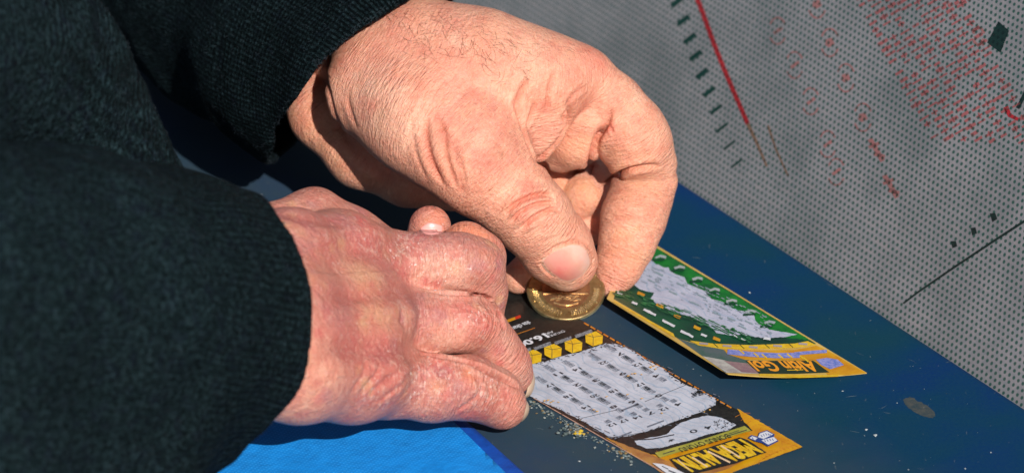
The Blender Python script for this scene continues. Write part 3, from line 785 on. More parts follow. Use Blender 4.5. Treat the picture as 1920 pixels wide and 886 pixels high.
def strip(pts, w0, w1=None):
    P = [np.array(p, float) for p in pts]; w1 = w0 if w1 is None else w1; L = []; R = []
    for i, p in enumerate(P):
        t = P[min(i + 1, len(P) - 1)] - P[max(i - 1, 0)]; t /= np.linalg.norm(t); nrm = np.array([-t[1], t[0]])
        w = w0 + (w1 - w0) * i / (len(P) - 1); L.append(tuple(p + nrm * w / 2)); R.append(tuple(p - nrm * w / 2))
    return L + R[::-1]
rnd = random.Random(8)
panel_marks('red_line', [strip(bezier_pts([(1300, -20), (1316, 20), (1336, 75), (1360, 135), (1386, 195), (1402, 232)], 3), 9, 8)], perforated('red_ink', (.30, .012, .02), hole=(.10, .01, .012), base2=(.36, .03, .035)))
panel_marks('faded_line', [strip([(1402, 232), (1418, 265), (1438, 312)], 7, 4), strip([(1440, 235), (1455, 280), (1478, 330)], 4, 3)], perforated('brown_ink', (.16, .10, .07), hole=(.05, .04, .03)))
tk = [(1270, 4, 1), (1282, 38, 1), (1294, 72, 1), (1305, 104, 1), (1317, 138, 1), (1330, 172, .85), (1343, 205, .7), (1353, 240, .6), (1368, 272, .5), (1382, 306, .45)]
panel_marks('tick_marks', [strip([(x - 11, y + 8), (x + 10, y - 8)], 9.5 * s) for x, y, s in tk], perforated('black_ink', (.006, .035, .03), hole=(.004, .03, .025)))
BINK = perforated('black_ink_dense', (.005, .022, .02), hole=(.002, .012, .012))
panel_marks('black_square', [[(1872, 40), (1892, 58), (1876, 99), (1851, 80)]], BINK)
panel_marks('ruled_line', [strip([(1940, 402), (1870, 447), (1790, 500), (1720, 548), (1694, 568)], 5, 3.5)], BINK)
for P in ([(1856, 400), (1866, 399), (1870, 410), (1861, 416)], [(1820, 427), (1829, 426), (1832, 437), (1823, 441)], [(1783, 452), (1792, 451), (1795, 461), (1786, 465)],
    strip([(1925, 168), (1916, 188), (1908, 203)], 7)): panel_marks('black_mark', [P], BINK)
red = []
def ring(cx, cy, r, w=3.2, gap=.6, asp=1.25, ph=0):
    for a0 in (0, math.pi):
        P = [(cx + r * math.cos(a) * .8, cy + r * asp * math.sin(a)) for a in np.linspace(a0 + gap + ph, a0 + math.pi - gap + ph, 7)]
        red.append(strip(P, w))
RINK = perforated('red_ink_faded', (.25, .13, .13), hole=(.03, .045, .035), base2=(.33, .13, .135))
def flush():
    global red
    panel_marks('red_symbol', red, RINK); red = []
for (x, y) in [(1458, 58), (1490, 122), (1520, 190), (1552, 270), (1568, 322)]:
    ring(x, y, 20, 3, .5); red.append(strip([(x - 7, y + 5), (x + 8, y - 6)], 6)); flush()
for (x, y) in [(1532, 8), (1556, 80), (1586, 146), (1618, 220)]:
    ring(x, y, 21, 3.2, .45); red.append([(x - 7, y - 6), (x + 4, y - 9), (x + 9, y + 3), (x - 2, y + 9), (x - 9, y + 4)]); flush()
for (x, y) in [(1645, 282), (1672, 350)]:
    red.append(strip([(x - 14, y - 22), (x - 2, y - 2), (x + 10, y + 20)], 9)); red.append(strip([(x - 6, y + 6), (x + 14, y + 12)], 7)); red.append(strip([(x - 16, y - 6), (x + 4, y - 14)], 6)); flush()
ring(1835, 68, 13, 5, .3)
flush()
panel_marks('red_tick', [strip([(1886, 200), (1893, 216), (1909, 224)], 9, 6)], perforated('red_ink_strong', (.35, .02, .03), hole=(.12, .02, .02)))
red = []
for i in range(30):                                             # block of small print running down the board
    for j in range(8):
        x = 1604 + i * 6.4 + j * 21 + rnd.uniform(-1.5, 1.5); y = -16 + i * 11.8 - j * 10 + rnd.uniform(-1.5, 1.5)
        if rnd.random() < .12 or (i > 22 and j < i - 23): continue
        L = rnd.choice([11, 14, 18]); red.append(strip([(x - L / 2, y + L * .3), (x + L / 2, y - L * .3)], rnd.choice([3.5, 5, 6.5])))
        if (i + j) % 3 == 0: red.append(strip([(x - 2, y - 5), (x + 3, y + 5)], 3))
red += [strip([(1790 + k * 12, 8 - k * 4), (1798 + k * 12, 3 - k * 4)], 7) for k in range(-2, 3)]
panel_marks('small_print', red, perforated('red_ink_pale', (.27, .095, .10), hole=(.06, .045, .04), base2=(.34, .10, .11)))

# ================================================================ printed matter helper
class Sheet:
    """flat shapes drawn by photo pixel, laid layer by layer on a card; surf(px,py,lift)->world mm"""
    def __init__(s, root, surf): s.root = root; s.surf = surf; s.k = 0; s.step = .012
    def put(s, name, polys, mat, lift=None, rough=0, seed=1, sub=False):
        rnd = random.Random(seed); s.k += 1; lift = s.k * s.step if lift is None else lift
        V = []; F = []
        for P in polys:
            if rough:
                Pn = []
                for i in range(len(P)):
                    a = np.array(P[i], float); b = np.array(P[(i + 1) % len(P)], float); m = max(1, int(np.linalg.norm(b - a) / 5))
                    for q in range(m): Pn.append(tuple(a + (b - a) * q / m + np.array([rnd.uniform(-rough, rough), rnd.uniform(-rough, rough) * .6])))
                P = Pn
            tri = tessellate_polygon([[Vector((p[0], p[1], 0)) for p in P]])
            b = len(V)
            if sub:
                V += list(P); F += [tuple(i + b for i in t) for t in tri]
            else:
                V += [s.surf(p[0], p[1], lift) for p in P]; F += [tuple(i + b for i in t) for t in tri]
        if sub:                                                  # follow a bent sheet: cut finely first
            bm = bmesh.new(); vs = [bm.verts.new((p[0], p[1], 0)) for p in V]
            for f in F:
                try: bm.faces.new([vs[i] for i in f])
                except ValueError: pass
            for x in range(-200, 900, 10):
                g = bm.verts[:] + bm.edges[:] + bm.faces[:]
                bmesh.ops.bisect_plane(bm, geom=g, plane_co=(x, 0, 0), plane_no=(.5, -.86, 0))
            bm.verts.index_update(); V = [s.surf(v.co.x, v.co.y, lift) for v in bm.verts]; F = [tuple(v.index for v in f.verts) for f in bm.faces]; bm.free()
        V = np.array(V); o = mesh_obj(name, V, F, mat, s.root, smooth=False)
        # printed faces look up
        me = o.data; up = sum(p.normal.z * p.area for p in me.polygons)
        if up < 0: me.flip_normals()
        return o
    def text(s, name, txt, p0, p1, hv, mat, bold=0.0, lift=None, slant=0, spacing=1.0):
        """baseline from p0 to p1 (pixels), letter height vector hv (pixels)"""
        s.k += 1; lift = s.k * s.step if lift is None else lift
        cu = bpy.data.curves.new(name, 'FONT'); cu.body = txt; cu.size = 1; cu.offset = bold; cu.space_character = spacing; cu.resolution_u = 3
        t = bpy.data.objects.new(name, cu); col.objects.link(t)
        dg = bpy.context.evaluated_depsgraph_get(); me = bpy.data.meshes.new_from_object(t.evaluated_get(dg))
        bpy.data.objects.remove(t)
        co = np.array([v.co[:] for v in me.vertices]); x0, x1 = co[:, 0].min(), co[:, 0].max()
        p0, p1, hv = (np.array(q, float) for q in (p0, p1, hv))
        V = []
        for c in co:
            u = (c[0] - x0) / (x1 - x0); v = c[1] / .7
            q = p0 + (p1 - p0) * u + hv * v; V.append(s.surf(q[0], q[1], lift))
        F = [tuple(p.vertices) for p in me.polygons]
        o = mesh_obj(name, np.array(V), F, mat, s.root, smooth=False)
        if sum(p.normal.z * p.area for p in o.data.polygons) < 0: o.data.flip_normals()
        return o
def flatm(name, c, rough=.45, c2=None, scale=300, spec=.4):
    m = Mat(name, c, rough=rough, spec=spec)
    if c2: m.base(m.ramp(m.noise(m.obj(), scale, 4, .65), [(.38, c), (.62, c2)]))
    return m.m
def Z(ox, oy, sc):
    return lambda L: [(ox + x / sc, oy + y / sc) for x, y in L]
BLACK = flatm('ink_black', (.006, .007, .007), .35, (.02, .02, .018), 900)
GOLD = flatm('ink_gold', (.62, .33, .008), .35, (.50, .20, .006), 90)
GOLD2 = flatm('ink_yellow', (.72, .50, .02), .35, (.62, .36, .01), 500)
OLIVE = flatm('ink_olive', (.27, .27, .035), .4, (.38, .36, .06), 300)
ORNI = flatm('ink_orange', (.45, .13, .01), .45, (.62, .25, .03), 600)
WHITE = flatm('ink_white', (.62, .64, .70), .5)
GREY = flatm('ink_grey', (.10, .12, .17), .5, (.17, .20, .25), 1500)
DARK = flatm('ink_dark', (.03, .035, .045), .5)
BRICK = flatm('ink_brick', (.30, .12, .04), .5, (.42, .22, .06), 120)
def scratched(name, a=(.50, .53, .62), b=(.36, .39, .47)):
    m = Mat(name, rough=.55, spec=.3); O = m.obj()
    w = m.n('ShaderNodeTexWave', wave_type='BANDS', bands_direction='DIAGONAL', i_Scale=150.0, i_Distortion=14.0, i_Detail=1.0)
    w.inputs['Detail Scale'].default_value = .6; m.link(O, w.inputs['Vector'])
    c = m.ramp(m.noise(O, 120, 5, .7), [(.3, b), (.6, a)])
    c = m.mix(m.math('MULTIPLY', m.ramp(w.outputs['Fac'], [(.90, (0, 0, 0)), (.99, (1, 1, 1))]), .5), c, (.20, .33, .48))
    c = m.mix(m.math('MULTIPLY', m.ramp(m.noise(O, 1100, 2, .6), [(.62, (0, 0, 0)), (.7, (1, 1, 1))]), .45), c, (.22, .24, .30))
    m.base(c); m.bump(m.noise(O, 900, 2), .2, .0002); return m.m
SCR = scratched('scratched_silver'); SCR2 = scratched('scratched_silver_pale', (.46, .48, .60), (.34, .36, .48))

# ---------------------------------------------------------------- first ticket (flat)
ca = T(1505, 838); t1 = empty('scratch_ticket', 'black and gold scratch ticket lying flat under the coin and fingertips, headed MEGA ALTIN', 'lottery ticket', ca, group='scratch tickets on the table')
def surf1(px, py, lift): return T(px, py, .35 + lift) - ca
sh = Sheet(t1, surf1)
# card: long edge slope .576, short edge slope -.346
cor = [(1505, 838), (1505 - 560, 838 - 322), (730, 590), (1290, 912)]
V = [surf1(x, y, 0) for x, y in cor] + [surf1(x, y, -.33) for x, y in cor]
F = [(0, 1, 2, 3), (7, 6, 5, 4)] + [(i, i + 4, (i + 1) % 4 + 4, (i + 1) % 4) for i in range(4)]
mesh_obj('card', V, F, BLACK, t1, smooth=False)
z5 = Z(900, 560, 2.718); z2 = Z(1180, 700, 4.765); z1 = Z(960, 580, 4.028)
sh.put('gold_field', [z5([(1310, 556), (1645, 752), (1290, 880), (1225, 960), (1060, 966), (640, 705), (720, 735), (800, 765), (870, 790), (935, 800), (1390, 668), (1345, 625)])], GOLD, rough=.8)
sh.put('brick_field', [z5([(655, 712), (735, 740), (870, 792), (965, 825), (1010, 860), (1120, 900), (1060, 960)])], BRICK, rough=1)
sh.put('brown_field', [z5([(1030, 890), (1200, 830), (1330, 828), (1250, 870), (1130, 900)])], BRICK, rough=1)
# brick joints
br = []
for k in range(9):
    a = (1010 + k * 62, 900 - k * 20); br.append(strip(z5([(1330 + k * 26, 585 + k * 17), (1300 + k * 30, 600 + k * 18)]), .8))
for k in range(6): br.append(strip(z2([(1010 + k * 70, 350 + k * 50), (1080 + k * 90, 350 + k * 62)]), .7))
for k in range(7):
    br.append(strip(z2([(1180 - k * 4, 745 + k * 17 - 40), (1500 - k * 55, 640 + k * 22 - 12)]), .7)); br.append(strip(z2([(240 + k * 15, 690 + k * 22), (420 + k * 10, 770 + k * 18)]), .7))
for k in range(10): br.append(strip(z2([(1180 + k * 33, 740 - k * 12), (1200 + k * 33, 755 - k * 12)]), .7))
sh.put('brick_lines', br, ORNI)
sh.put('border_dashes', [strip([(1095 + i * 12.15, 604.5 + i * 7.0), (1095 + i * 12.15 + 9, 604.5 + i * 7.0 + 5.2)], 2.6) for i in range(23)], ORNI)
sh.put('edge_line', [strip([(1000, 745), (1120, 814), (1290, 911)], 1.6)], flatm('ink_pinkish', (.45, .28, .22)))
# scratched fields
sc1 = z5([(560, 252), (640, 226), (700, 230), (770, 255), (850, 312), (930, 350), (990, 400), (1050, 438), (1112, 460), (1085, 488), (1150, 478), (1205, 510), (1200, 540), (1130, 572), (1060, 602), (1000, 620),
          (890, 662), (760, 697), (660, 702), (560, 642), (480, 600), (400, 560), (300, 515), (200, 470), (120, 420), (180, 345), (260, 325), (330, 318), (400, 295), (500, 272)])
sc2 = z5([(785, 722), (860, 706), (950, 690), (985, 655), (1020, 632), (1090, 608), (1160, 592), (1230, 603), (1305, 640), (1262, 668), (1150, 690), (1060, 722), (1000, 735), (930, 757), (850, 760), (800, 740)])
sh.put('scratched_field', [sc1, sc2], SCR, rough=1.0)
sh.put('separators', [strip(z5([(1052, 436), (840, 522)]), .9), strip(z5([(705, 562), (520, 606)]), .9), strip(z5([(985, 628), (890, 668), (700, 702)]), 1.0), strip(z5([(990, 690), (880, 712), (800, 716)]), 2.2)], DARK)
# small print: rows running down the card
rows = []; rnd = random.Random(21)
def blockprint(x, y, n, L):
    """a run of n tiny upright strokes, like a price printed small"""
    for q in range(n):
        xx = x + q * L; yy = y + q * L * .576
        rows.append(strip([(xx + rnd.uniform(-.4, .4), yy), (xx + 5.6, yy - 2.6)], rnd.uniform(1.3, 2.1)))
        rows.append(strip([(xx - 3.5, yy + 1.9), (xx + .2, yy - .2)], rnd.uniform(.7, 1.5)))
starts = [(640, 240, 3), (560, 285, 4), (425, 318, 4), (330, 342, 4), (285, 400, 3)]
dig = []
for (x, y, n) in starts:
    X, Y = 900 + x / 2.718, 560 + y / 2.718
    for k in range(n):
        blockprint(X, Y, 8, 2.3); dig.append((X + 23, Y + 13)); blockprint(X + 32, Y + 19, 5, 2.3); X += 34; Y += 20.5
for (x, y) in [(640, 620), (700, 600), (770, 582), (835, 560), (905, 540), (975, 515)]:
    X, Y = 900 + x / 2.718, 560 + y / 2.718; blockprint(X, Y, 4, 1.9); dig.append((X + 9, Y + 6))
for (x, y) in [(735, 690), (900, 632), (770, 548)]:
    X, Y = 900 + x / 2.718, 560 + y / 2.718
    rows.append(strip([(X - 18, Y + 7), (X + 14, Y - 5)], 3.0))
sh.put('small_print', rows, GREY)
sh.k += 1; kk = sh.k * .012
nums = ['7', '12', '4', '22', '9', '17', '5', '14', '3', '18', '6', '11', '2', '20', '8', '17', '18', '14', '12', '17', '14']
for i, (X, Y) in enumerate(dig):
    sh.text('number', nums[i % len(nums)], (X + 7, Y - 2.5), (X - 5 - 3 * (len(nums[i % len(nums)]) > 1), Y + 2.2), (6.0, 3.5), DARK, bold=.03, lift=kk)
for (x, y, t) in [(1075, 668, '0'), (1150, 648, '4'), (955, 712, '*')]:
    X, Y = 900 + x / 2.718, 560 + y / 2.718; sh.text('number', t, (X + 7, Y - 3), (X - 5, Y + 2), (8, 4.6), DARK, bold=.02, lift=kk)
fl = []
for _ in range(60):
    x = 1190 + rnd.random() * 110; y = 605 + rnd.random() * 55 + (x - 1190) * .15
    X, Y = 900 + x / 2.718, 560 + y / 2.718; fl.append([(X, Y), (X + rnd.uniform(1, 3.4), Y + rnd.uniform(-1, 1)), (X + rnd.uniform(0, 2.5), Y + rnd.uniform(1, 2.2))])
OUT = bezier_pts(sc1 + [sc1[0]], 6)
for P in OUT:
    for _ in range(2):
        X, Y = P[0] + rnd.gauss(0, 3), P[1] + rnd.gauss(0, 2)
        fl.append([(X, Y), (X + rnd.uniform(1.5, 6), Y + rnd.uniform(-1, 3)), (X + rnd.uniform(0, 3), Y + rnd.uniform(1, 2.4))])
sh.put('latex_remains', fl, BLACK)
st = []
for _ in range(45):                                        # grey coin strokes left in the black print
    t = rnd.choice(OUT); X, Y = t[0] + rnd.gauss(0, 5), t[1] + rnd.gauss(0, 3); st.append(strip([(X, Y), (X + rnd.uniform(4, 12), Y + rnd.uniform(1, 6))], rnd.uniform(.5, 1.3)))
sh.put('coin_strokes', st, GREY)
# yellow treasure boxes
bx = []; ln = []; wl = []
for (x, y) in [(580, 205), (475, 240), (370, 268), (268, 297), (165, 330)]:
    X, Y = 900 + x / 2.718, 560 + y / 2.718
    bx.append([(X - 16, Y - 9), (X + 4, Y - 15), (X + 17, Y - 7), (X + 16, Y + 8), (X - 2, Y + 13), (X - 15, Y + 6)])
    ln += [strip([(X - 1, Y - 4), (X - 1.5, Y + 12)], 1.1), strip([(X - 15, Y - 8), (X - 1, Y - 4), (X + 16, Y - 7)], .9), strip([(X - 1, Y - 4), (X - 5, Y - 12)], .7)]
    X -= 20; Y -= 11
    wl.append(strip([(X - 15, Y + 6), (X + 17, Y - 5)], 6.2))
sh.put('treasure_boxes', bx, GOLD2); sh.put('box_lines', ln, DARK)
sh.put('box_captions', wl, flatm('ink_caption', (.30, .33, .38), .5, (.03, .03, .03), 2600))
sh.text('jackpot_number', '16.000', (1020, 624), (951, 650), (11.5, 6.6), WHITE, bold=.035)
sh.text('caption', 'ARA', (1035, 619), (1014, 627), (5, 2.9), WHITE, lift=kk + .1); sh.text('caption', 'OYUNU', (1056, 618), (1026, 629), (5, 2.9), WHITE, lift=kk + .1)
sh.text('caption', 'size cikan', (990, 601), (958, 613), (8.5, 4.9), WHITE, bold=.02, lift=kk + .1)
sh.put('thin_rules', [strip([(1003, 614), (960, 629)], 1.0)], ORNI); sh.put('small_flag', [strip([(974, 593), (930, 609)], 5)], GOLD); sh.put('small_flag_red', [strip([(976, 592), (966, 596)], 5), strip([(950, 601), (940, 605)], 5)], flatm('ink_red', (.5, .03, .01)))
# heading
sh.put('bonus_bar', [z2([(1030, 464), (1088, 506), (640, 640), (270, 748), (228, 704), (640, 588)])], OLIVE)
sh.put('bonus_arrows', [strip(z2([(890, 550), (1050, 500)]), 1.6), strip(z2([(890, 535), (980, 505)]), 1.2), strip(z2([(300, 715), (410, 682)]), 1.8)], DARK)
sh.text('bonus_title', 'BONUS OYUNU', z2([(868, 535)])[0], z2([(428, 668)])[0], (10.5, 6.2), BLACK, bold=.02)
sh.put('title_shadow', [z2([(985, 565), (1060, 590), (1225, 700), (960, 795), (560, 900), (480, 900), (360, 760), (700, 660)])], BLACK, rough=.5)
sh.text('title', 'MEGA', (1391, 823), (1330, 842), (40, 23), GOLD2, bold=.045, spacing=.85)
sh.text('title', 'ALTIN', (1325, 843), (1262, 862), (34, 21), GOLD2, bold=.045, spacing=.85)
sh.put('title_glint', [strip(z2([(700, 690), (900, 790)]), 3), strip(z2([(560, 740), (700, 830)]), 2.2), strip(z2([(820, 640), (990, 745)]), 2.4), strip(z2([(430, 760), (540, 860)]), 1.5)], flatm('ink_cream', (.75, .55, .35)))
sh.put('logo', [z2([(1060, 570), (1090, 545), (1150, 560), (1160, 525), (1230, 502), (1300, 540), (1290, 560), (1335, 600), (1240, 648), (1190, 618), (1120, 600)])], flatm('ink_blue', (.02, .05, .22)))
sh.put('logo_plates', [z2([(1150, 565), (1165, 532), (1228, 510), (1285, 540), (1200, 580)]), z2([(1180, 592), (1290, 562), (1322, 594), (1240, 632)]), z2([(1072, 572), (1100, 555), (1145, 572), (1125, 592)])], WHITE)
sh.put('logo_letters', [strip(z2([(x, y), (x + 14, y + 18)]), 1.3) for x, y in [(1175, 545), (1195, 538), (1216, 530), (1238, 532), (1256, 538), (1205, 590), (1228, 584), (1252, 580), (1275, 578), (1096, 566)]], flatm('ink_blue2', (.03, .06, .25)))
sh.put('corner_patch', [z2([(205, 795), (300, 805), (400, 840), (520, 900), (380, 920)])], WHITE)
sh.put('corner_print', [strip(z2([(290, 822), (350, 852)]), 1.6), strip(z2([(350, 862), (420, 888)]), 2.6)], DARK)
sh.put('gold_flakes', [[(X, Y), (X + rnd.uniform(2, 6), Y + rnd.uniform(-1, 1)), (X + rnd.uniform(1, 4), Y + rnd.uniform(1.5, 3.2)), (X - 1, Y + 1.5)] for X, Y in
    [(1225, 684), (1228, 690), (1184, 699), (1189, 698), (1202, 700), (1176, 703), (1218, 686), (1112, 766), (1118, 769), (1026, 748), (1036, 750), (1046, 752), (1020, 749), (1032, 752), (1202, 745), (1175, 738), (1320, 770), (1330, 766), (1240, 772), (1136, 742)]], flatm('flake_gold', (.65, .38, .10)))

# ---------------------------------------------------------------- second ticket (its near side curls up)
C0, C1 = T(1120, 394.5), T(1625, 700); L1 = (C0 - C1); LL = np.linalg.norm(L1); L1 /= LL
WD = np.array([-L1[1], L1[0], 0]); WD = WD if WD[1] < 0 else -WD
def project(p):
    q = p - Q; x, y, d = q @ RV, q @ UV_, q @ VV; f = DIST / (DIST - d) * PXMM
    return np.array([960 + x * f, 443 - y * f])
def far_lift(w):                                # how far the curled side stands up where the fingers hide it
    best = None
    for s_ in np.linspace(LL * .3, LL * 1.1, 60):
        for z_ in np.linspace(0, 12, 60):
            q = project(C1 + L1 * s_ + WD * w + np.array([0, 0, z_])); e = abs(q - np.array([1135, 560])).sum()
            if best is None or e < best[0]: best = (e, s_, z_)
    return best
wz = np.array([45., 14.])
wz[1] = 5.5; cn_ = T(1365, 700, .4 + wz[1]); WD = cn_ - C1; WD[2] = 0; wz[0] = np.linalg.norm(WD); WD = WD / wz[0]
FL = far_lift(wz[0]); SLOPE = (FL[2] - wz[1]) / FL[1]
print('ticket2 width, lift', wz, 'length', LL, 'far', FL)
def sheet2(s, b, lift=0.0):                     # s mm along the flat edge from the near corner, b 0..1 across
    prof = lambda b: np.array([wz[0] * b, .4 + max(wz[1] + SLOPE * s, .5) * (max(b, 0) ** 2.0)])
    w, z = prof(b); return C1 + L1 * s + WD * w + np.array([0, 0, z + lift])
def surf2(px, py, lift):
    s, b = 40.0, .5
    for _ in range(14):
        f0 = project(sheet2(s, b)) - np.array([px, py])
        if abs(f0).max() < .01: break
        Jm = np.stack([(project(sheet2(s + .1, b)) - project(sheet2(s, b))) / .1, (project(sheet2(s, b + .002)) - project(sheet2(s, b))) / .002], 1)
        st = np.linalg.solve(Jm + np.eye(2) * 1e-4, f0); s -= float(np.clip(st[0], -30, 30)); b -= float(np.clip(st[1], -.3, .3)); b = min(max(b, -.1), 1.1)
    return sheet2(s, b, lift) - C1
t2 = empty('scratch_ticket', 'green and gold scratch ticket with its near edge curled up, beside the blue table rim', 'lottery ticket', C1, group='scratch tickets on the table')
V = []; F = []; nb = 24; ns = 8; LR = np.linalg.norm(T(1185, 434) - C1)
for side in (0, 1):
    for i in range(ns + 1):
        for j in range(nb + 1): V.append(sheet2((LR + (FL[1] * .99 - LR) * j / nb) * i / ns, j / nb, -.3 * side) - C1)
S_ = (ns + 1) * (nb + 1)
for i in range(ns):
    for j in range(nb):
        a = i * (nb + 1) + j; F += [(a, a + 1, a + nb + 2, a + nb + 1), (S_ + a, S_ + a + nb + 1, S_ + a + nb + 2, S_ + a + 1)]
for i in range(ns):
    for j in (0, nb): a = i * (nb + 1) + j; F.append((a, a + nb + 1, S_ + a + nb + 1, S_ + a))
for j in range(nb):
    for i in (0, ns): a = i * (nb + 1) + j; F.append((a, a + 1, S_ + a + 1, S_ + a))
GREEN = flatm('ink_green', (.003, .075, .028), .4, (.004, .035, .022), 80); GREEN2 = flatm('ink_bright_green', (.008, .20, .02), .4, (.004, .09, .02), 110)
cardm = flatm('card_edge', (.60, .42, .12), .5, (.5, .32, .06), 80)
mesh_obj('card', V, F, cardm, t2, smooth=False)
s2 = Sheet(t2, surf2); s2.step = .015; z6 = Z(1100, 430, 2.954)
def P2(n, polys, m, **k): return s2.put(n, polys, m, sub=True, **k)
P2('green_field', [z6([(270, 32), (360, 85), (800, 345), (1272, 632), (1210, 640), (900, 660), (575, 622), (500, 600), (330, 490), (150, 385), (160, 330)])], GREEN)
P2('bright_field', [z6([(340, 78), (800, 352), (1240, 612), (1120, 600), (950, 540), (900, 480), (760, 420), (560, 300), (420, 215), (300, 140)])], GREEN2, rough=1.5)
P2('grey_field', [z6([(500, 600), (575, 625), (760, 665), (900, 722), (890, 740), (960, 798), (770, 792), (640, 700)])], flatm('ink_slate', (.09, .12, .13), .45, (.05, .11, .09), 200))
P2('pale_patch', [z6([(640, 700), (760, 722), (880, 760), (955, 798), (775, 793)])], flatm('ink_pale', (.5, .5, .46), .5, (.3, .27, .27), 200))
P2('mauve_patch', [z6([(760, 726), (885, 740), (960, 797), (860, 790)])], flatm('ink_mauve', (.22, .12, .15), .5, (.3, .2, .2), 200))
P2('gold_field', [z6([(1272, 642), (1330, 668), (1550, 794), (1440, 806), (1340, 808), (1260, 725), (880, 722), (780, 690), (760, 665), (900, 668), (1150, 668)])], GOLD)
P2('gold_band', [z6([(570, 615), (700, 632), (900, 640), (1150, 632), (1225, 618), (1272, 640), (1150, 655), (900, 664), (740, 660), (620, 642)])], GOLD2)
P2('gold_rim', [z6([(955, 800), (1340, 806), (1400, 802), (1390, 815), (1180, 822), (960, 812)])], GOLD2)
P2('gold_edge', [z6([(150, 394), (330, 494), (480, 576), (490, 600), (330, 508), (150, 400)])], GOLD2)
P2('title_field', [z6([(880, 727), (1255, 727), (1345, 792), (1150, 800), (955, 798)])], flatm('ink_black_green', (.012, .03, .015), .4))
P2('scratched_field', [z6([(305, 148), (360, 166), (380, 195), (450, 215), (480, 245), (545, 268), (560, 305), (640, 335), (690, 385), (760, 405), (810, 440), (925, 470), (940, 520), (1030, 560), (1110, 572), (1165, 580), (1120, 596), (1000, 603),
    (900, 592), (860, 580), (800, 588), (720, 572), (680, 540), (630, 512), (575, 482), (510, 466), (420, 432), (350, 385), (375, 352), (315, 340), (280, 322), (235, 280), (205, 255), (250, 200)])], SCR2, rough=1.6)
s2.text('title', 'Altin Gol', (1100 + 1245 / 2.954, 430 + 732 / 2.954), (1100 + 890 / 2.954, 430 + 730 / 2.954), (19, 18.5), flatm('ink_title_orange', (.80, .32, .015)), bold=.03)
P2('title_lines', [strip(z6([(1110, 780), (1200, 778)]), 1.5)], GOLD2)
P2('tagline', [strip(z6([(780, 678), (900, 692), (1050, 700), (1180, 698)]), 9.5), strip(z6([(1150, 690), (1240, 682), (1330, 676)]), 6), z6([(1270, 722), (1330, 712), (1390, 722), (1425, 752), (1350, 775), (1300, 752)])], flatm('ink_lavender', (.30, .30, .60), .5, (.10, .16, .50), 900))
P2('tagline_marks', [strip(z6([(x, y), (x + 28, y + 22)]), 2.6) for x, y in [(845, 668), (925, 685), (970, 692), (1060, 694), (1110, 690), (1180, 700), (1200, 712)]], GOLD2)
P2('band_print', [strip(z6([(x - 26, y), (x + 22, y + 4)]), 3.6) for x, y in [(650, 632), (780, 645), (925, 652), (1060, 645), (1200, 634)]] , flatm('ink_band', (.35, .30, .32), .5))
P2('band_gaps', [strip(z6([(x - 12, y - 12), (x + 14, y + 10)]), 1.0) for x, y in [(715, 645), (860, 652), (1000, 650), (1130, 645)]], GREEN)
P2('side_glyphs', [strip(z6([(x - 30, y + 2), (x, y - 8), (x + 28, y)]), 4.2) for x, y in [(410, 158), (515, 216), (615, 278), (710, 340), (805, 400), (910, 460), (1015, 520)]], flatm('ink_glyph', (.34, .38, .40), .5), rough=.9, seed=4)
P2('side_shades', [strip(z6([(x - 40, y + 14), (x + 30, y + 10)]), 4.5) for x, y in [(400, 160), (510, 218), (610, 280), (705, 342), (800, 402), (905, 462), (1000, 528)]], flatm('ink_green_dark', (.004, .05, .02)), rough=.9, seed=4)
P2('coin_marks', [strip(z6([(x - 18, y - 8), (x + 20, y + 8)]), 5.5) for x, y in [(300, 362), (405, 425), (500, 485), (610, 548), (215, 305), (720, 610)]], GOLD, rough=.9, seed=4)
P2('pale_marks', [strip(z6([(x - 34, y - 17), (x + 34, y + 17)]), 4.5) for x, y in [(350, 462), (452, 523), (556, 582)]] + [strip(z6([(x - 14, y - 6), (x + 14, y + 6)]), 4) for x, y in [(265, 410), (185, 355), (650, 590)]] + [strip(z6([(815, 590), (850, 606), (880, 615)]), 2.6), strip(z6([(980, 606), (1020, 610)]), 4)], WHITE, rough=.9, seed=4)
rf = random.Random(9); fp = []
for _ in range(150):
    t = rf.random(); w_ = rf.uniform(-1, 1); x = 250 + t * 780; y = 215 + t * 340 + w_ * (50 + 20 * math.sin(t * 3)) ; L_ = rf.uniform(5, 14)
    fp.append(strip(z6([(x - L_, y - L_ * .5), (x, y + rf.uniform(-3, 3)), (x + L_, y + L_ * .45)]), rf.uniform(.7, 1.9)))
P2('fine_print', fp, flatm('ink_fine', (.20, .27, .32), .5, (.32, .36, .44), 900))
gp = []
for _ in range(170):
    t = rf.random(); x = 150 + t * 760; y = 330 + t * 300 + rf.uniform(-14, 34) - 30 * t; L_ = rf.uniform(6, 18)
    if 1: gp.append(strip(z6([(x - L_, y - L_ * .5), (x + L_, y + L_ * .45)]), rf.uniform(.8, 2.4)))
P2('green_print', gp, flatm('ink_leaf', (.01, .05, .03), .5, (.03, .20, .06), 500))
P2('shading_marks', [strip(z6([(x - 22, y - 10), (x + 22, y + 10)]), 2.6) for x, y in [(270, 185), (400, 250), (520, 310), (640, 375), (360, 290), (480, 355), (600, 415), (720, 470), (560, 455), (690, 520), (800, 500), (860, 545), (760, 440), (900, 520)]], flatm('ink_soft', (.22, .30, .34), .5), rough=.9, seed=4)

